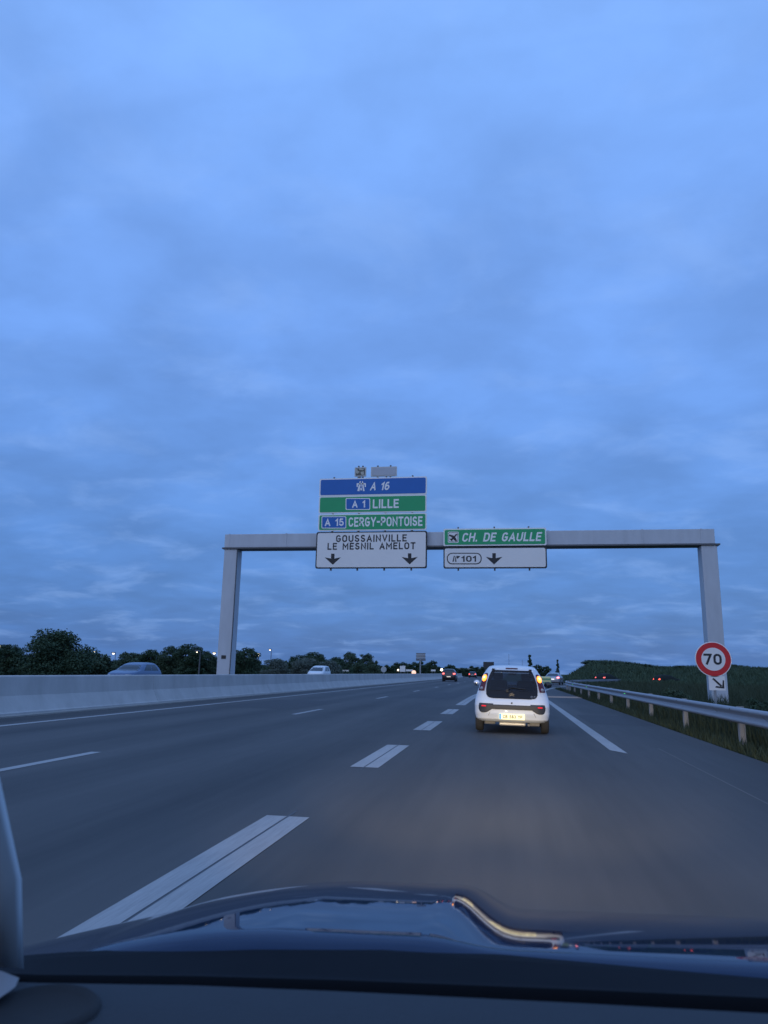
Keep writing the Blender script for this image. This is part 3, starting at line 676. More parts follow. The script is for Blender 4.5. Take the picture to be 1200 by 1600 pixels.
PLATE = mat('number_plate', (0.85, 0.80, 0.52), 0.45, var=0.02, emit=(1.0, 0.86, 0.42), estr=0.75)  # yellow headlight return put into colour and emission; the plate is no lamp
plo = b.build('number_plate', PLATE, wc)
yp = B.rear(0, 0.36) - 0.034
b = MB(); b.add([(-0.270, yp, 0.30), (-0.222, yp, 0.30), (-0.222, yp, 0.415), (-0.270, yp, 0.415)], [(0, 1, 2, 3)]); b.build('plate_blue_band', mat('plate_blue', (0.15, 0.45, 0.75), 0.5, var=0, emit=(0.2, 0.6, 0.9), estr=0.25), plo)  # band emits faintly too, imitating the headlight return
me = text_mesh('CB 583 YP', 0.41, 0.068, 0.005); put(plo, me, mat('plate_ink', (0.10, 0.085, 0.03), 0.6, var=0), 0.02, 0.358, yp - 0.001, gap=0.026)
# plate lamp over the plate
b = MB(); b.box(-0.135, -0.105, B.rear(0, 0.47) - 0.012, B.rear(0, 0.47) + 0.02, 0.468, 0.477); b.build('plate_lamp', WHITE_ON, wc)
# rear lamps
for sg in (-1, 1):
    lo_ = empty('rear_lamp', (0, 0, 0)); bpy.data.objects.remove(lo_)
    LR = rows([(0.885, 0.60, 0.735), (0.95, 0.585, 0.72), (1.05, 0.565, 0.69), (1.15, 0.54, 0.655), (1.245, 0.525, 0.612), (1.27, 0.53, 0.58)], 16)
    cl = B.patch([(z, sg * a, sg * (c_ - 0.004)) for z, a, c_ in LR], off=0.012, n=8).build('rear_lamp', RED_OFF, wc, True)
    am = MB(); xc_, zc_ = 0.60, 1.165
    Pq = []
    for rr_ in (0.0, 0.35, 0.7, 1.0):
        row = []
        for k in range(21):
            t = 2 * math.pi * k / 20; x = xc_ + rr_ * 0.052 * math.cos(t) - 0.2 * rr_ * 0.075 * math.sin(t); z = zc_ + rr_ * 0.075 * math.sin(t)
            row.append((sg * x, B.rear(x, z) - 0.020 - 0.03 * math.sqrt(1 - rr_ * rr_ * 0.98), z))
        Pq.append(row)
    am.grid(Pq); am.build('amber_light', AMBER, cl, True)
    hot = MB(); hot.lathe([(0.001, -0.012), (0.02, -0.008), (0.028, 0.01)], (sg * 0.60, B.rear(0.60, 1.17) - 0.05, 1.175), 'y', 12); hot.build('bulb', AMBER_HOT, cl, True)
    rv = MB(); rv.lathe([(0.001, -0.03), (0.025, -0.022), (0.04, 0.0)], (sg * 0.655, B.rear(0.655, 0.93) - 0.006, 0.935), 'y', 14); rv.build('reversing_light', CLEAR, cl, True)
# high brake light, hinges, wiper, emblem, badge, washer button
b = B.patch([(z, -0.13, 0.13) for z in (1.372, 1.385, 1.398)], off=0.012, n=8); b.build('high_brake_light', RED_OFF, wc)
for sg in (-1, 1):
    b = MB(); y = B.rear(0.40, 1.345); b.box(sg * 0.405 - 0.03, sg * 0.405 + 0.03, y - 0.035, y + 0.03, 1.315, 1.375, 0.008); b.build('hinge_cover', BLACKP, wc)
wp = [(-0.10, 0.905), (-0.07, 0.94), (0.0, 0.965), (0.10, 0.962), (0.30, 0.945)]
b = MB(); b.path([(x, B.rear(x, z) - 0.035, z) for x, z in wp], 0.011, 6); b.tube((-0.10, B.rear(0.1, 0.9) - 0.01, 0.90), (-0.10, B.rear(0.1, 0.9) - 0.05, 0.90), 0.03, n=10); b.build('rear_wiper', BLACKP, wc)
b = MB()
for dz in (0.0, 0.034):
    y = B.rear(0, 0.8) - 0.016
    b.add([(-0.055, y, 0.775 + dz), (0, y - 0.003, 0.812 + dz), (0.055, y, 0.775 + dz), (0.055, y, 0.791 + dz), (0, y - 0.003, 0.832 + dz), (-0.055, y, 0.791 + dz)], [(0, 1, 4, 5), (1, 2, 3, 4)])
b.build('emblem', mat('dull_chrome', (0.035, 0.035, 0.04), 0.3, metal=0.6, var=0), hb)
me = text_mesh('C1', 0.10, 0.05, 0.01); me.materials.append(CHROME); o = bpy.data.objects.new('badge', me); C.objects.link(o); o.parent = hb; o.location = (0.455, B.rear(0.455, 0.79) - 0.02, 0.785); o.rotation_euler = (0, 0, R(12))
b = MB(); b.lathe([(0.001, -0.012), (0.018, -0.01), (0.02, 0.004)], (0, B.rear(0, 0.64) - 0.004, 0.645), 'y', 12); b.build('lock_button', BLACKP, wc)
b = MB(); b.path([(sg_ * x, B.rear(x, z) - 0.004, z) for sg_ in (1,) for x, z in ((0.47, 0.44), (0.50, 0.38), (0.58, 0.27))], 0.004, 4); b.build('bumper_crease', mat('shut_line', (0.08, 0.08, 0.085), 0.7, var=0), wc)
b = MB(); b.path([(-x, B.rear(x, z) - 0.004, z) for x, z in ((0.47, 0.44), (0.50, 0.38), (0.58, 0.27))], 0.004, 4); b.build('bumper_crease', MATS['shut_line'], wc)
# mirrors, wheels, underbody
for sg in (-1, 1):
    b = MB()
    for k in range(1): pass
    b.lathe([(0.001, -0.07), (0.06, -0.06), (0.078, -0.02), (0.082, 0.02), (0.06, 0.075), (0.02, 0.10)], (0, 0, 0), 'y', 16)
    mo = b.build('wing_mirror', mat('mirror_shell', (0.16, 0.17, 0.19), 0.35, var=0, coat=0.5) if sg < 0 else BLACKP, wc, True, (sg * 0.855, 2.02, 1.03)); mo.scale = (1.15, 1, 0.95)
    g2 = MB(); g2.lathe([(0.001, -0.074), (0.05, -0.073), (0.062, -0.066)], (0, 0, 0), 'y', 16); g2.build('mirror_glass', CHROME if sg < 0 else GLASSD, mo, True)
    b = MB(); b.tube((sg * 0.70, 2.03, 0.98), (sg * 0.83, 2.03, 1.02), 0.025, n=6); b.build('mirror_arm', BLACKP, wc)
    for y in (0.58, 2.92): wheel(wc, sg * 0.715, y)
UND = mat('underbody', (0.16, 0.155, 0.15), 0.7, var=0.3, nscale=9)
b = MB(); b.box(-0.28, 0.30, 0.20, 0.42, 0.155, 0.235, 0.03); b.build('silencer', mat('silencer_steel', (0.45, 0.43, 0.40), 0.45, metal=0.4, var=0.15), wc)
b = MB(); b.tube((-0.62, 0.58, 0.27), (0.62, 0.58, 0.27), 0.04, n=8); b.box(-0.60, -0.36, 0.30, 0.5, 0.17, 0.24, 0.02); b.box(0.38, 0.60, 0.30, 0.5, 0.16, 0.24, 0.02); b.build('rear_axle', UND, wc)
b = MB(); b.box(-0.66, 0.66, 0.7, 3.2, 0.20, 0.26); b.build('floor_pan', BLACKP, wc)
b = MB(); b.tube((0.36, 0.16, 0.19), (0.36, 0.5, 0.19), 0.028, n=10); b.build('exhaust_pipe', UND, wc)
# cabin
CAB = mat('cabin_dark', (0.008, 0.009, 0.011), 0.85, var=0.2)
for sg in (-1, 1):
    b = MB(); b.box(sg * 0.33 - 0.22, sg * 0.33 + 0.22, 1.35, 1.55, 0.5, 1.12, 0.06); b.box(sg * 0.33 - 0.12, sg * 0.33 + 0.12, 1.38, 1.48, 1.12, 1.30, 0.05); b.build('front_seat', CAB, wc, True)
b = MB(); b.box(-0.62, 0.62, 0.55, 0.75, 0.4, 0.95, 0.06); b.build('rear_seat', CAB, wc, True)
b = MB(); b.box(-0.66, 0.66, 2.2, 2.6, 0.4, 0.97, 0.05); b.build('dashboard', CAB, wc)
b = MB(); b.box(-0.10, 0.10, 2.0, 2.03, 1.24, 1.31, 0.01); b.build('interior_mirror', BLACKP, wc)
b = MB(); b.box(-0.19, -0.07, 2.02, 2.03, 1.30, 1.325); b.build('windscreen_sticker', mat('sticker', (0.6, 0.6, 0.45), 0.6, var=0), wc)
# glazing of sides and front
for wh in ('left', 'right'):
    B.patch([(z, a, c_) for z, a, c_ in rows([(0.95, 0.62, 2.25), (1.10, 0.62, 2.12), (1.32, 0.70, 1.86)], 8)], wh, 0.006, 12).build('side_window', glass, wc, True)
B.patch([(z, -x, x) for z, x in [(z, B.side(0, z) - 0.06) for z in np.linspace(0.985, 1.36, 9)]], 'front', 0.006, 16).build('windscreen', glass, wc, True)

# --- other traffic, one body kind for each
def traffic_car(name, label, loc, rz, paint, table, lamps, wheel_r=0.32, belt=0.95, roof=1.40, rear_in=0.12, front_in=0.9, group=None, gl_=None, plate=True, L=4.2):
    root = empty(name, loc, rz); tag(root, label, 'car', group)
    Bd = Body(table, 0.06); bo = fixn(Bd.shell(34).build('body', paint, root, True))
    W_ = Bd.side(0, 0.6)
    Bd.patch([(z, -(Bd.side(0, z) - 0.09), Bd.side(0, z) - 0.09) for z in np.linspace(belt, roof - 0.05, 7)], 'rear', 0.008, 12).build('rear_window', (gl_ or GLASSD), root, True)
    Bd.patch([(z, -(Bd.side(0, z) - 0.09), Bd.side(0, z) - 0.09) for z in np.linspace(belt, roof - 0.05, 7)], 'front', 0.008, 12).build('windscreen', (gl_ or GLASSD), root, True)
    for wh in ('left', 'right'):
        for f0, f1 in ((0.08, 0.44), (0.48, 0.88)):
            rws = []
            for z in np.linspace(belt + 0.02, roof - 0.06, 6):
                ya, yb = Bd.rear(Bd.side(0, z), z) + 0.05, Bd.front(Bd.side(0, z), z) - 0.08
                rws.append((z, ya + (yb - ya) * f0, ya + (yb - ya) * f1))
            Bd.patch(rws, wh, 0.008, 6).build('side_window', (gl_ or GLASSD), root, True)
    for sg in (-1, 1):
        for y in (0.78, L - 0.82): wheel(root, sg * (W_ - 0.10), y, wheel_r, 0.2)
        if lamps.get('rear'):
            z0 = lamps.get('z', 0.88)
            Bd.patch([(z, sg * (W_ - 0.33), sg * (W_ - 0.06)) for z in np.linspace(z0 - 0.08, z0 + 0.08, 4)], 'rear', 0.014, 6).build('rear_lamp', lamps['rear'], root, True)
        if lamps.get('front'):
            Bd.patch([(z, sg * (W_ - 0.42), sg * (W_ - 0.14)) for z in np.linspace(0.62, 0.74, 4)], 'front', 0.014, 6).build('headlight', lamps['front'], root, True)
    if plate:
        yy = Bd.rear(0, 0.62); b_ = MB(); b_.box(-0.26, 0.26, yy - 0.03, yy - 0.004, 0.58, 0.70); b_.build('number_plate', lamps.get('plate', SIGN_W), root)
    b_ = MB(); b_.box(-W_ + 0.12, W_ - 0.12, 0.4, L - 0.4, 0.16, 0.30); b_.build('underbody', BLACKP, root)
    return root
HB = [(0.26, 0.10, 4.10, 0.80, 0.2, 0.4), (0.36, 0.02, 4.20, 0.88, 0.25, 0.5), (0.60, 0.0, 4.22, 0.90, 0.25, 0.5), (0.78, 0.04, 4.12, 0.89, 0.22, 0.5), (0.90, 0.09, 3.75, 0.86, 0.2, 0.4), (0.98, 0.13, 3.15, 0.83, 0.18, 0.25),
      (1.15, 0.26, 2.85, 0.77, 0.18, 0.22), (1.32, 0.45, 2.50, 0.68, 0.18, 0.2), (1.42, 0.62, 2.15, 0.60, 0.18, 0.2), (1.45, 0.80, 1.95, 0.50, 0.18, 0.2)]
SD = [(0.26, 0.10, 4.50, 0.80, 0.2, 0.4), (0.36, 0.02, 4.58, 0.88, 0.25, 0.5), (0.60, 0.0, 4.60, 0.90, 0.25, 0.5), (0.80, 0.03, 4.48, 0.89, 0.22, 0.5), (0.92, 0.10, 4.0, 0.86, 0.2, 0.4), (0.97, 0.42, 3.45, 0.83, 0.18, 0.25),
      (1.12, 0.78, 3.10, 0.77, 0.18, 0.22), (1.28, 1.10, 2.75, 0.68, 0.18, 0.2), (1.38, 1.40, 2.35, 0.60, 0.18, 0.2), (1.41, 1.55, 2.2, 0.50, 0.18, 0.2)]
SUV = [(0.30, 0.10, 4.20, 0.82, 0.2, 0.4), (0.42, 0.02, 4.30, 0.90, 0.25, 0.5), (0.70, 0.0, 4.32, 0.92, 0.25, 0.5), (0.92, 0.03, 4.2, 0.91, 0.22, 0.5), (1.05, 0.07, 3.7, 0.87, 0.2, 0.4), (1.12, 0.10, 3.25, 0.84, 0.18, 0.25),
       (1.30, 0.20, 2.95, 0.78, 0.18, 0.22), (1.48, 0.34, 2.60, 0.70, 0.18, 0.2), (1.60, 0.5, 2.25, 0.62, 0.18, 0.2), (1.63, 0.65, 2.1, 0.52, 0.18, 0.2)]
MPV = [(0.28, 0.10, 4.20, 0.80, 0.2, 0.4), (0.40, 0.02, 4.30, 0.88, 0.25, 0.5), (0.65, 0.0, 4.32, 0.90, 0.25, 0.5), (0.85, 0.03, 4.22, 0.89, 0.22, 0.5), (1.00, 0.06, 3.85, 0.86, 0.2, 0.4), (1.08, 0.08, 3.5, 0.84, 0.18, 0.25),
       (1.28, 0.16, 3.10, 0.79, 0.18, 0.22), (1.50, 0.30, 2.60, 0.71, 0.18, 0.2), (1.62, 0.45, 2.2, 0.64, 0.18, 0.2), (1.65, 0.6, 2.05, 0.54, 0.18, 0.2)]
P_DARK = mat('dark_red_black_paint', (0.022, 0.016, 0.018), 0.3, var=0, coat=0.6)
P_SILV = mat('silver_paint', (0.38, 0.39, 0.42), 0.3, metal=0.4, var=0.03, coat=0.6)
P_BLUE = mat('blue_paint', (0.05, 0.10, 0.21), 0.35, metal=0.1, var=0.03, coat=0.6)
P_WHITE = mat('plain_white_paint', (0.70, 0.71, 0.73), 0.35, var=0.03, coat=0.5)
P_MATT = mat('dull_dark_paint', (0.020, 0.026, 0.024), 0.75, var=0.1, spec=0.15)
RED_FAR = mat('red_tail_lamp', (0.8, 0.03, 0.03), 0.2, var=0, emit=(1.0, 0.12, 0.10), estr=4.5)
RED_BRK = mat('red_brake_lamp', (0.8, 0.05, 0.05), 0.2, var=0, emit=(1.0, 0.20, 0.22), estr=5.0)
g = pg(711, 1063.6); traffic_car('dark_car', 'dark car with red tail lamps in the lane beside the barrier', (g.x, 100, 0), 0, P_DARK, SUV, dict(rear=RED_FAR, z=1.02, plate=mat('lit_plate', (0.8, 0.75, 0.6), 0.5, var=0, emit=(1, .8, .6), estr=0.5)), belt=1.12, roof=1.58)
traffic_car('dark_car', 'tiny dark car with red tail lamps far down the road', (px(738, 1054, 180).x, 180, 0), 0, P_DARK, HB, dict(rear=RED_FAR, z=0.85))
traffic_car('silver_car', 'silver saloon with pinkish red brake lamps entering the exit bend', (px(862.5, 1062, 92).x, 92, 0), R(-10), P_SILV, SD, dict(rear=RED_BRK, z=0.84, plate=mat('lit_plate_white', (0.8, 0.8, 0.8), 0.5, var=0, emit=(1, .95, .9), estr=0.9)), L=4.6, roof=1.36)
traffic_car('dark_car', 'dark car showing dim red lamps just before the hill, beyond the silver saloon', (px(936.5, 1062, 113).x, 113, -0.01), R(-38), P_MATT, HB, dict(rear=mat('red_tail_dim', (0.7, 0.03, 0.03), 0.3, var=0, emit=(1, 0.16, 0.14), estr=1.6), z=0.9), plate=False, gl_=P_MATT)
traffic_car('dark_car', 'dark car showing bright red lamps below the hill, nearer the speed sign', (px(1025, 1065, 119).x, 119, -0.01), R(-62), P_MATT, HB, dict(rear=RED_ON, z=0.80), plate=False, gl_=P_MATT)
g = px(208, 1045, 37.5); traffic_car('blue_car', 'blue car on the opposite carriageway, half hidden by the barrier', (-23.1, 46.0, -0.02), R(180), P_BLUE, HB, dict(front=CLEAR), plate=False)
traffic_car('white_car', 'white people carrier on the opposite carriageway behind the barrier, among the trees', (px(494, 1048, 84).x + 0.9, 84, -0.02), R(180), P_WHITE, MPV, dict(front=CLEAR), plate=False, belt=1.06, roof=1.60)

# ------------------------------------------------------------------ trees and shrubs
def leaf_cloud(blobs, n, size, flat_=0.6):
    """Leaf quads scattered through the skin of overlapping lumps; blobs: (centre, radii)"""
    w = np.array([b_[1][0] * b_[1][2] for b_ in blobs]); w = w / w.sum()
    idx = rng.choice(len(blobs), n, p=w)
    ce = np.array([b_[0] for b_ in blobs])[idx]; ra = np.array([b_[1] for b_ in blobs])[idx]
    d = rng.normal(size=(n, 3)); d /= np.linalg.norm(d, axis=1)[:, None]
    r = rng.random(n) ** 0.30
    r *= 1 + 0.10 * rng.normal(size=n)
    p = ce + d * ra * r[:, None]
    nn = d * 0.7 + rng.normal(size=(n, 3)) * 0.6; nn /= np.linalg.norm(nn, axis=1)[:, None]
    t = np.cross(nn, rng.normal(size=(n, 3))); t /= np.linalg.norm(t, axis=1)[:, None]; s_ = np.cross(nn, t)
    sz = size * (0.6 + 0.8 * rng.random(n))[:, None]
    V = np.stack([p - t * sz, p + s_ * sz * flat_, p + t * sz, p - s_ * sz * flat_], 1).reshape(-1, 3)
    F = np.arange(n * 4).reshape(-1, 4)
    return V, F
def tree_parts(name, H, Wd, n_blobs, n_leaf, leaf, lm, shape='round', low=0.25, seed=1):
    rs = random.Random(seed); blobs = []
    for k in range(n_blobs):
        a = rs.random() * 6.283; zf = low + (1 - low) * (k + 0.5) / n_blobs
        if shape == 'round': env = math.sqrt(max(0.05, 1 - ((zf - 0.55) / 0.5) ** 2))
        elif shape == 'cone': env = max(0.12, 1.1 * (1 - zf))
        else: env = 0.55 + 0.35 * math.sin(zf * 3)
        rr_ = Wd / 2 * env * math.sqrt(rs.random()) * 0.8
        br_ = Wd * rs.uniform(0.13, 0.24) * (0.6 + 0.5 * env)
        blobs.append(((math.cos(a) * rr_, math.sin(a) * rr_, H * zf - br_ * 0.3), (br_, br_, br_ * rs.uniform(0.6, 0.85))))
    V, F = leaf_cloud(blobs, n_leaf, leaf)
    root = empty(name)
    cr_ = link('crown', np_mesh('crown', V, F), lm, root)
    tb = MB(); pts = [(0, 0, -0.1), (rs.uniform(-.1, .1), rs.uniform(-.1, .1), H * 0.3), (rs.uniform(-.3, .3), rs.uniform(-.3, .3), H * 0.62), (rs.uniform(-.4, .4), 0, H * 0.85)]
    rr0 = H * 0.028
    for i in range(3): tb.tube(pts[i], pts[i + 1], rr0 * (1 - 0.28 * i), rr0 * (1 - 0.28 * (i + 1)), 8)
    for k in range(7):
        bl = blobs[rs.randrange(len(blobs))][0]; st = Vector(pts[1]).lerp(Vector(pts[2]), rs.random()); tb.tube(st, st.lerp(Vector(bl), 0.9), rr0 * 0.4, rr0 * 0.12, 5)
    tb.build('trunk', BARK, root, True)
    return root
protos = {}
def plant(kind, x, y, s=1.0, sz=None, rz=None, label='', group=None, cat='tree', name=None):
    p, used = protos[kind]
    if used: r_ = copy_tree(p)
    else: r_ = p; protos[kind] = (p, True)
    r_.location = (x, y, -0.08); r_.rotation_euler = (0, 0, rz if rz is not None else random.random() * 6.28); r_.scale = (s, s, sz or s)
    if name: r_.name = name
    tag(r_, label, cat, group); 
    if group is None and 'group' in r_: del r_['group']
    return r_
protos['big'] = (tree_parts('broadleaf_tree', 8.0, 10.5, 46, 17000, 0.17, LEAF[0], low=0.12, seed=3), False)
protos['round'] = (tree_parts('broadleaf_tree', 6.5, 6.2, 30, 9000, 0.16, LEAF[0], low=0.2, seed=5), False)
protos['loose'] = (tree_parts('broadleaf_tree', 7.0, 5.2, 22, 6000, 0.15, LEAF[1], low=0.2, seed=8), False)
protos['willow'] = (tree_parts('grey_willow', 5.0, 6.0, 30, 8000, 0.13, LEAF[2], low=0.12, seed=11), False)
protos['cone'] = (tree_parts('conifer_tree', 8.0, 3.6, 26, 5000, 0.15, LEAF[0], 'cone', 0.1, 14), False)
protos['shrub'] = (tree_parts('shrub', 2.6, 4.2, 22, 6000, 0.11, LEAF[1], low=0.05, seed=17), False)
protos['shrub2'] = (tree_parts('shrub', 2.2, 3.6, 18, 4500, 0.10, LEAF[0], low=0.05, seed=19), False)
protos['far'] = (tree_parts('broadleaf_tree', 7.0, 7.0, 18, 2600, 0.32, LEAF[0], low=0.1, seed=23), False)
def at(x, Y): return px(x, 1050, Y).x
plant('big', at(84, 58), 58, 0.62, 0.50, 0.6, 'largest dark bushy tree, standing by itself at the end of the row')
plant('round', at(8, 62), 62, 0.62, 0.44, 1.0, 'lower dark tree tucked beside the largest bushy tree')
TR = [('loose', 198, 92, 0.62, 'slim tree rising above the shrubs between the bushy tree and the blue car'), ('round', 232, 92, 0.72, 'rounded dark tree just behind the blue car'), ('loose', 262, 90, 0.78, 'ragged tree between the blue car and the gantry leg'),
      ('round', 294, 88, 0.86, 'tallest of the trees close beside the gantry leg, dark and rounded'), ('loose', 322, 90, 0.66, 'thin ragged tree half hidden by the gantry leg'),
      ('round', 380, 80, 0.74, 'dark upright tree directly beyond the gantry leg'), ('willow', 428, 100, 0.74, 'low grey-green tree beyond the gantry leg, below a bright lamp'), ('round', 466, 112, 0.72, 'dark domed tree behind the white people carrier'),
      ('round', 490, 116, 0.84, 'tallest domed tree above the white people carrier'), ('willow', 478, 98, 0.80, 'pale grey willow bush behind the white people carrier'), ('willow', 512, 104, 0.72, 'pale grey willow bush just past the white people carrier'),
      ('round', 524, 124, 0.72, 'small dark domed tree past the willow bushes'), ('loose', 548, 128, 0.88, 'feathery tree, first of the pair at the end of the tall row'), ('loose', 570, 132, 0.86, 'feathery tree, second of the pair at the end of the tall row')]
for k, x, Y, s, lb in TR: plant(k, at(x, Y), Y, s * 0.88, s * 0.70, None, lb)
for i in range(30):
    x = -12 + 20.5 * i; Y = 70 + 1.9 * i + random.uniform(-3, 3)
    plant('shrub' if i % 3 else 'shrub2', at(x, Y), Y, random.uniform(0.85, 1.2), random.uniform(0.8, 1.1), None, 'low green shrub in the dense belt behind the opposite carriageway', 'roadside shrub belt', 'shrub')
for i in range(26):
    x = 578 + 7.4 * i + random.uniform(-2, 2); Y = 250 + random.uniform(-25, 40)
    plant('far', at(x, Y), Y, random.uniform(0.45, 0.7), random.uniform(0.42, 0.66) * (1.0 if i < 14 else 0.75), None, 'distant dark tree in the low treeline at the end of the road', 'distant treeline')
plant('cone', at(828, 230), 230, 0.8, 0.86, None, 'narrow conifer above the white car roof, far ahead')
plant('far', at(839, 235), 235, 0.6, 0.55, None, 'rounded tree beside the narrow far conifer')
plant('far', at(852, 235), 235, 0.62, 0.5, None, 'rounded tree above the silver saloon, far ahead')
plant('cone', at(871.5, 240), 240, 0.55, 0.72, None, 'lone small conifer at the foot of the hill')

# ------------------------------------------------------------------ hill with scrub, verge grass
b = MB(); xs = np.linspace(4, 130, 64); yy = np.linspace(112, 240, 40)
b.grid([[(x, y, hill_h(x, y) - 0.05) for x in xs] for y in yy]); tag(fixn(b.build('hill', SOIL, None, True)), kind='structure')
def tufts(name, n, fx, hmin, hmax, width, m, label):
    xy = np.array([fx() for _ in range(n)]); z0 = np.array([hill_h(x, y) if y > 112 else 0 for x, y in xy]) - 0.07
    hh = rng.uniform(hmin, hmax, n); az = rng.random(n) * 6.283; ln = rng.normal(0, 0.30, (n, 2)) * hh[:, None]
    wv = np.stack([np.cos(az), np.sin(az)], 1) * (width * (0.6 + 0.8 * rng.random(n)))[:, None]
    base = np.column_stack([xy, z0]); V = np.zeros((n, 5, 3))
    V[:, 0, :2] = xy - wv; V[:, 1, :2] = xy + wv; V[:, 0, 2] = V[:, 1, 2] = z0
    V[:, 2, :2] = xy + wv * 0.7 + ln * 0.4; V[:, 3, :2] = xy - wv * 0.7 + ln * 0.4; V[:, 2, 2] = V[:, 3, 2] = z0 + hh * 0.6
    V[:, 4, :2] = xy + ln; V[:, 4, 2] = z0 + hh
    i = np.arange(n)[:, None] * 5
    F = np.concatenate([i + np.array([0, 1, 2]), i + np.array([0, 2, 3]), i + np.array([3, 2, 4])])
    o_ = link(name, np_mesh(name, V.reshape(-1, 3), F), m); tag(o_, label, 'grass', kind='stuff'); return o_
def verge():
    y = 6 + 106 * random.random() ** 1.7; e = 4.35 + rail_x(y); return (e + (random.random() ** 1.3) * (5 + y * 0.35), y)
tufts('verge_grass', 70000, verge, 0.25, 0.80, 0.012, GRASS, 'tall unmown grass covering the verge behind the guardrail')
def edge():
    y = 6 + 60 * random.random() ** 1.5; return (3.78 + 0.4 * random.random(), y)
tufts('edge_grass', 9000, edge, 0.08, 0.32, 0.008, GRASS, 'short grass and weeds growing under the guardrail')
def hillxy():
    y = random.uniform(114, 165); return (random.uniform(0.055, 0.5) * y, y)
tufts('hill_scrub', 42000, hillxy, 0.3, 1.0, 0.10, LEAF[1], 'dark scrub and tall grass covering the hill')
for i in range(26):
    y = random.uniform(150, 166); x = y * (0.105 + 0.0145 * i) + random.uniform(-1, 1)
    o = plant('shrub2' if i % 2 else 'shrub', x, y, random.uniform(0.8, 1.4), random.uniform(0.28, 0.42), None, 'dark bush on the crest of the hill', 'bushes along the hill crest', 'shrub'); o.location.z = hill_h(x, y) - 0.2
for i, (x, y, s) in enumerate([(6.2, 20.3, 0.34), (7.4, 21.0, 0.42), (8.6, 24.5, 0.5), (5.6, 27.0, 0.30), (10.2, 27.5, 0.45)]):
    plant('shrub' if i % 2 else 'shrub2', x, y, s, s * 1.05, None, ['leafy bush hiding the foot of the speed limit sign', 'leafy bush just beyond the speed limit sign, close to the frame edge', 'wide bush at the foot of the gantry leg behind the guardrail', 'small low bush behind the guardrail, first before the gantry leg', 'bush on the verge farthest out past the gantry leg'][i], None, 'shrub')

# ------------------------------------------------------------------ small distant things
for i, (x, y, s, lb) in enumerate([(3, 1010, 1.0, 'white lamp glow at the picture edge beside the lower dark tree'), (149, 1018.5, 0.8, 'street lamp glowing just past the largest bushy tree'), (179, 1021, 0.9, 'street lamp glowing above the shrubs before the blue car'), (310.5, 1019, 0.45, 'street lamp glowing through the tallest tree by the gantry leg'),
      (336, 1020.5, 1.0, 'street lamp glowing close beside the gantry leg'), (403.5, 1022, 1.7, 'brightest street lamp, beyond the gantry leg and its dark tree'), (423, 1015.5, 0.6, 'small high lamp above the grey-green tree')]):
    p = px(x, y, 78 if i in (0,) else 140 if i != 3 else 74)
    sl = empty('street_lamp', (p.x, p.y, 0)); tag(sl, lb, 'street lamp')
    b = MB(); b.tube((0, 0.4, -0.1), (0, 0.4, p.z + 0.15), 0.09, 0.05, 8); b.tube((0, 0.4, p.z + 0.12), (0, -0.3, p.z + 0.17), 0.035, 0.03, 6); b.build('pole', DARKSTEEL, sl)
    b = MB(); b.box(-0.34 * s, 0.34 * s, -0.75, -0.12, p.z + 0.03, p.z + 0.20, 0.05); hd = b.build('lamp_head', DARKSTEEL, sl)
    b = MB(); k = 0.27 * s * (p.y / 140) ** 0.7; b.lathe([(0.001, -0.9 * k), (0.55 * k, -0.75 * k), (k, 0.0), (0.9 * k, 0.25 * k)], (0, -0.45, p.z), 'z', 12); b.build('bulb_globe', WHITE_ON, hd, True)
# big sign board on a mast beyond the barrier
p = px(657.5, 1027, 170); sb_ = empty('roadside_board', (p.x, 170, 0)); tag(sb_, 'pale framed sign board on a single mast beyond the barrier', 'sign')
b = MB(); b.tube((-0.1, 0, -0.1), (-0.1, 0, p.z - 0.4), 0.16, 0.13, 10); b.build('mast', GALV, sb_)
b = MB(); b.box(-1.05, 1.05, -0.06, 0.06, p.z - 0.25, p.z + 0.85); b.build('panel', mat('board_grey', (0.30, 0.33, 0.36), 0.6, var=0.15), sb_)
for zz_ in (-0.30, 0.28, 0.88):
    b = MB(); b.box(-1.12, 1.12, -0.10, -0.07, p.z + zz_ - 0.05, p.z + zz_ + 0.05); b.build('frame_bar', DARKSTEEL, sb_)
b = MB(); b.box(-1.1, 1.1, -0.12, 0.1, p.z - 0.78, p.z - 0.40); b.build('lower_panel', DARKSTEEL, sb_)
# dark back of a sign above the white car
p = px(763.5, 1039, 150); o = empty('overhead_sign', (p.x, 150, 0)); tag(o, 'dark sign board standing just above the roof of the white hatchback', 'sign')
b = MB(); b.box(-1.05, 1.05, -0.05, 0.05, p.z - 0.6, p.z + 0.6); b.build('board', mat('dark_board', (0.03, 0.035, 0.04), 0.6, var=0.1), o)
for sx in (-0.7, 0.7):
    b = MB(); b.tube((sx, 0.1, -0.1), (sx, 0.1, p.z + 0.5), 0.07, n=8); b.build('post', DARKSTEEL, o)
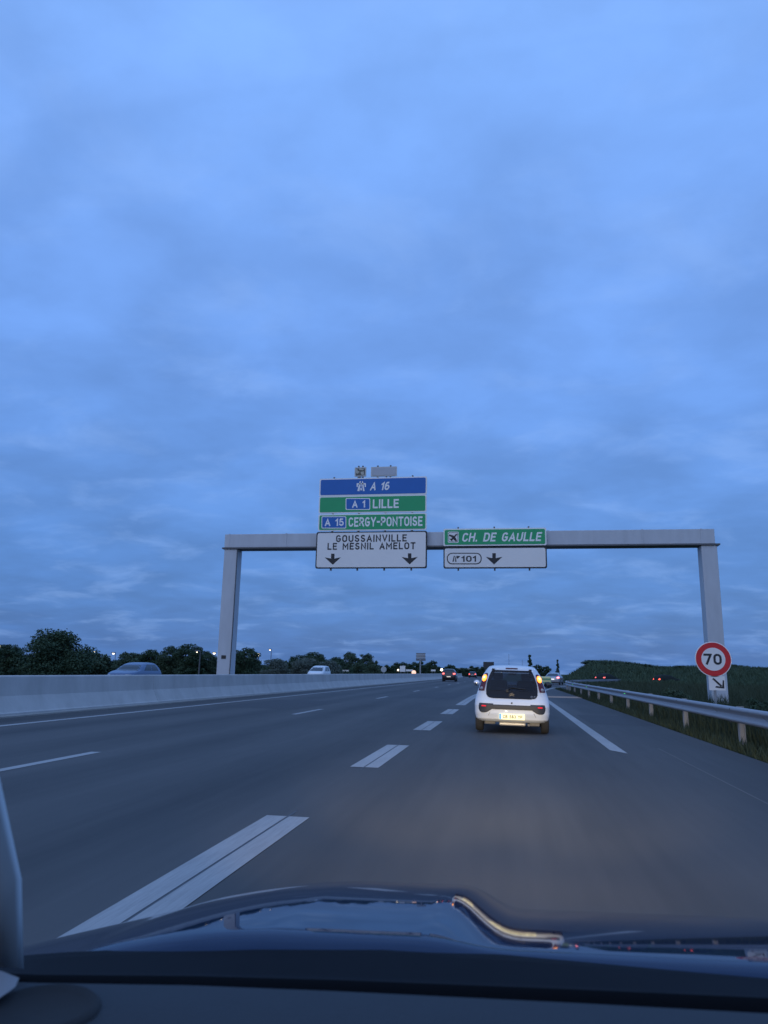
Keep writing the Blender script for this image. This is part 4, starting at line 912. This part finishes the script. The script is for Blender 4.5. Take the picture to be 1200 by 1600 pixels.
# round sign and pale plates over the barrier
p = px(599.5, 1046, 118); o = empty('round_sign', (p.x, 118, 0)); tag(o, 'grey round road sign showing over the barrier past the trees', 'sign')
b = MB(); b.prism([(0.45 * math.cos(t * math.pi / 14), p.z + 0.45 * math.sin(t * math.pi / 14)) for t in range(28)], -0.02, 0.02); fixn(b.build('disc', mat('sign_back_grey', (0.36, 0.40, 0.42), 0.5, var=0.1), o))
b = MB(); b.tube((0, 0.06, -0.1), (0, 0.06, p.z + 0.3), 0.04, n=8); b.build('post', GALV, o)
for i, (x, y, w, hgt, Y, lb) in enumerate([(540, 1049, 0.5, 0.45, 118, 'small pale plate low over the barrier, after the white people carrier'), (629, 1045, 0.55, 1.15, 150, 'upright white plate on posts near the framed board'), (640, 1047.5, 0.75, 0.4, 160, 'small wide white plate between the upright plate and the framed board'), (677, 1047.5, 0.5, 0.35, 165, 'little pale plate just past the framed board mast')]):
    p = px(x, y, Y); o = empty('roadside_plate', (p.x, Y, 0)); tag(o, lb, 'sign')
    b = MB(); b.box(-w, w, -0.03, 0.03, p.z - hgt / 2, p.z + hgt / 2); b.build('plate', SIGN_W, o)
    for sx in (-w * 0.6, w * 0.6):
        b = MB(); b.tube((sx, 0.07, -0.1), (sx, 0.07, p.z + hgt * 0.4), 0.035, n=6); b.build('post', GALV, o)
# oncoming lights near the barrier end
for x, y, Y, r_, lb in [(622, 1047, 165, 0.20, 'small white headlamp glow before the upright plate'), (690, 1046.5, 170, 0.30, 'bright white glow above the dark car in the barrier lane'), (646.5, 1051, 118, 0.36, 'warm glow resting on the barrier under the framed board')]:
    p = px(x, y, Y); o = empty('roadside_light', (p.x, Y, 0)); tag(o, lb, 'lamp')
    b = MB(); b.lathe([(0.001, -0.06), (r_ * 0.7, -0.05), (r_, 0.0), (r_ * 0.9, 0.08), (0.001, 0.1)], (0, 0, p.z), 'y', 14); b.build('lens', mat('warm_lens', (0.9, 0.7, 0.5), 0.3, var=0, emit=(1, 0.55, 0.35), estr=1.1) if Y == 118 else WHITE_ON, o, True)
    b = MB(); b.tube((0, 0.12, -0.1), (0, 0.12, p.z), 0.05, n=6); b.build('post', DARKSTEEL, o)
# thin masts
for x, y, lb in [(795, 1022, 'thin far mast above the white hatchback, first of two'), (816, 1030, 'thin far mast above the white hatchback, second of two')]:
    p = px(x, y, 320); o = tag(MB().tube((p.x, 320, -0.1), (p.x, 320, p.z), 0.10, 0.05, 6).build('mast', mat('far_mast', (0.12, 0.13, 0.15), 0.6, var=0.1)), lb, 'mast')
# pale yellow nose of the exit island
o = empty('gore_cushion', (px(849, 1063, 78).x, 78, 0)); tag(o, 'pale yellow crash cushion at the exit island beside the white hatchback', 'cushion')
b = MB(); b.box(-0.75, 0.75, -0.2, 1.6, -0.02, 0.98, 0.12); b.build('cushion_block', mat('pale_yellow', (0.62, 0.60, 0.30), 0.6, var=0.1), o)
for zz_ in (0.3, 0.65):
    b = MB(); b.box(-0.77, 0.77, -0.215, -0.19, zz_, zz_ + 0.14); b.build('green_band', mat('cushion_green', (0.10, 0.30, 0.14), 0.5, var=0.1), o)
# low bridge closing the road
p = px(735, 1050, 420); o = empty('road_bridge', (p.x, 420, 0)); tag(o, 'long grey bridge crossing low at the far end of the road', 'bridge')
b = MB(); b.box(-40, 26, -4, 4, 1.4, 2.6); b.build('deck', CONC_D, o)
b = MB(); b.box(-40, 26, -4.2, -4.1, 2.6, 3.5); b.build('parapet', CONC_D, o)
for xx in (-34, -17, 0, 17):
    b = MB(); b.box(xx - 0.6, xx + 0.6, -2, 2, -0.1, 1.39); b.build('pier', CONC_D, o)

# ------------------------------------------------------------------ the car we ride in
oc = empty('own_car', (0, 0, 0)); tag(oc, 'dark blue car seen from its seat: bonnet, windscreen foot and dashboard', 'car')
HOOD = mat('dark_blue_paint', (0.006, 0.018, 0.052), 0.5, metal=0.0, var=0.0, coat=1.0, spec=0.0)
HOOD.node_tree.nodes['Principled BSDF'].inputs['Coat IOR'].default_value = 1.34
def sstep(t): t = min(max(t, 0), 1); return t * t * t * (t * (6 * t - 15) + 10)
HXC = -0.30                        # the bonnet's middle, a little left of the seat
def hood_z(x, y):
    t = y - 0.97; sx = x - HXC; ax = abs(sx)
    z = 0.912 - 0.074 * t - 0.140 * t * t + 0.03 * sx
    if t > 0.66: z -= 0.9 * (t - 0.66) ** 2
    w = sstep((sx - 0.17 - 0.03 * t) / 0.14)
    zr = 0.903 - 0.150 * t - 0.098 * t * t + 0.03 * sx
    z = z * (1 - w) + zr * w
    if t < 0: z -= 6.0 * t * t
    if sx < 0: z -= 0.006 * sstep((ax - 0.20) / 0.12) + 0.24 * (math.sqrt((ax - 0.1) ** 2 + 0.012) + (ax - 0.1) - 0.0486) / 2 + 0.02 * max(0, ax - 0.25) ** 2
    else: z -= 0.4 * max(0, ax - 0.76) ** 2
    return z
P = [[(x, y, hood_z(x, y)) for x in np.linspace(HXC - 0.80, HXC + 0.80, 129)] for y in np.linspace(0.90, 1.93, 69)]
hd = fixn(MB().grid(P).build('bonnet', HOOD, oc, True))
sm = hd.modifiers.new('thickness', 'SOLIDIFY'); sm.thickness = 0.012; sm.offset = -1
for sg in (-1, 1):
    P = [[(HXC + sg * (0.802 + 0.05 * u), y, hood_z(HXC + sg * 0.80, y) - 0.004 - 0.45 * u * u) for u in np.linspace(0, 1, 9)] for y in np.linspace(0.80, 1.93, 29)]
    fixn(MB().grid(P).build('front_wing', HOOD, oc, True))
    b = MB(); b.lathe([(0.001, 0.03), (0.08, 0.02), (0.11, -0.03)], (HXC + sg * 0.58, 1.94, 0.38), 'y', 16); b.build('headlight', CLEAR, oc, True)
    wh = wheel(oc, HXC + sg * 0.74, 1.35, 0.28, 0.19)
    ld = bpy.data.lights.new('headlight_beam', 'SPOT'); ld.energy = 620; ld.color = (1.0, 0.76, 0.48); ld.spot_size = R(22); ld.spot_blend = 1.0; ld.shadow_soft_size = 0.06
    lo = bpy.data.objects.new('headlight_beam', ld); C.objects.link(lo); lo.parent = oc; lo.location = (HXC + sg * 0.58, 2.0, 0.62)
    dv = Vector((0.14, 1.0, -0.125)); lo.rotation_euler = (-dv).to_track_quat('Z', 'Y').to_euler(); lo.scale = (3.6, 1, 1)
    ld = bpy.data.lights.new('low_beam', 'SPOT'); ld.energy = 2700; ld.color = (1.0, 0.80, 0.52); ld.spot_size = R(13); ld.spot_blend = 1.0; ld.shadow_soft_size = 0.06
    lo = bpy.data.objects.new('low_beam', ld); C.objects.link(lo); lo.parent = oc; lo.location = (HXC + sg * 0.58, 2.0, 0.62)
    dv = Vector((0.05, 1.0, -0.075)); lo.rotation_euler = (-dv).to_track_quat('Z', 'Y').to_euler(); lo.scale = (3.0, 1, 1)
P = [[(x, y, z) for x in np.linspace(HXC - 0.8, HXC + 0.8, 17)] for y, z in ((1.90, 0.55), (1.97, 0.50), (1.98, 0.40), (1.95, 0.25))]
fixn(MB().grid(P).build('front_bumper', HOOD, oc, True))
# windscreen foot: cowl, black seal, dashboard (edges measured along the windscreen base)
EDGE_A = [(-260, 1520), (-60, 1500), (100, 1488), (250, 1481), (400, 1477), (600, 1480), (750, 1489), (900, 1500), (1080, 1514), (1260, 1527), (1500, 1550)]
EDGE_B = [(-260, 1512), (-60, 1518), (60, 1523), (180, 1524), (300, 1525), (520, 1531), (700, 1538), (900, 1546), (1080, 1554), (1260, 1562), (1500, 1574)]
EDGE_C = [(-260, 1528), (-60, 1536), (60, 1541), (180, 1543), (300, 1545), (520, 1554), (700, 1563), (900, 1573), (1080, 1583), (1260, 1593), (1500, 1608)]
def edge_row(e, Y, dz=0.0, dy=0.0): return [tuple(px(x, y, Y) + Vector((0, dy, dz))) for x, y in e]
fixn(MB().grid([edge_row(EDGE_A, 0.955, -0.03, 0.02), edge_row(EDGE_A, 0.95), edge_row(EDGE_A, 0.92, -0.006), edge_row(EDGE_B, 0.86, 0.004), edge_row(EDGE_B, 0.83)]).build('cowl_panel', mat('cowl_plastic', (0.006, 0.007, 0.010), 0.7, var=0.4, nscale=6, spec=0.08), oc, True))
fixn(MB().grid([edge_row(EDGE_B, 0.829), edge_row(EDGE_C, 0.79, -0.004), edge_row(EDGE_C, 0.79, -0.03)]).build('windscreen_seal', mat('seal_black', (0.003, 0.003, 0.004), 0.8, var=0, spec=0.05), oc, True))
DASH = mat('dashboard_plastic', (0.022, 0.028, 0.036), 0.8, var=0.12, nscale=30, bump=0.1, bscale=300)
fixn(MB().grid([edge_row(EDGE_C, 0.787, -0.02), edge_row(EDGE_C, 0.785), edge_row(EDGE_C, 0.77, 0.003), edge_row(EDGE_C, 0.70, 0.004 - 0.03), edge_row(EDGE_C, 0.60, -0.06), edge_row(EDGE_C, 0.5, -0.12), edge_row(EDGE_C, 0.42, -0.22)]).build('dashboard', DASH, oc, True))
# tweeter grille on the dashboard corner
c_ = px(62, 1590, 0.70)
b = MB(); b.lathe([(0.001, 0.012), (0.042, 0.012), (0.048, 0.016), (0.053, 0.012), (0.055, 0.0)], (c_.x, c_.y, c_.z - 0.006), 'z', 28); b.build('speaker_grille', mat('grille_black', (0.012, 0.013, 0.015), 0.8, var=0.2, nscale=60), oc, True)
# windscreen pillar and the pale sail panel at its foot
TRIM = mat('pillar_trim', (0.55, 0.57, 0.58), 0.7, var=0.06)
r0 = [px(-90, 1500, 0.72), px(-60, 1506, 0.74), px(-10, 1511, 0.77), px(26, 1513, 0.79), px(37, 1514, 0.82)]
r1 = [px(-130, 1210, 0.52), px(-95, 1212, 0.54), px(-42, 1214, 0.57), px(-12, 1216, 0.59), px(0, 1217, 0.62)]
r2 = [px(-260, 900, 0.34), px(-215, 902, 0.36), px(-160, 905, 0.39), px(-120, 906, 0.41), px(-105, 908, 0.44)]
rm = [a.lerp(c2, 0.5) + Vector((0.006, 0.004, 0.004)) for a, c2 in zip(r0, r1)]
pil = fixn(MB().grid([[tuple(v) for v in r_] for r_ in (r0, rm, r1, r2)]).build('windscreen_pillar', TRIM, oc, True))
sm = pil.modifiers.new('thickness', 'SOLIDIFY'); sm.thickness = 0.01
b = MB(); b.grid([[tuple(px(-80, 1508, 0.70)), tuple(px(2, 1517, 0.72)), tuple(px(30, 1528, 0.73))], [tuple(px(-80, 1570, 0.68)), tuple(px(-10, 1566, 0.69)), tuple(px(24, 1542, 0.71))]])
fixn(b.build('sail_panel', mat('sail_trim', (0.22, 0.23, 0.25), 0.5, var=0.05), oc, True))
# clear windscreen pane
cg = bpy.data.materials.new('windscreen_glass'); cg.use_nodes = True; cn = cg.node_tree.nodes; cn.clear()
co = cn.new('ShaderNodeOutputMaterial'); ct_ = cn.new('ShaderNodeBsdfTransparent'); ct_.inputs[0].default_value = (0.955, 0.965, 0.97, 1); cg.node_tree.links.new(ct_.outputs[0], co.inputs[0])
base = edge_row(EDGE_C, 0.80, 0.004)
P = []
for k in range(9):
    u = k / 8
    P.append([(x - 0.10 * u * (x - HXC), y - 0.66 * u - 0.04 * math.sin(u * 3.14) * -1, z + 0.44 * u) for x, y, z in base])
MB().grid(P).build('windscreen', cg, oc, True)

print('objects', len(bpy.data.objects))
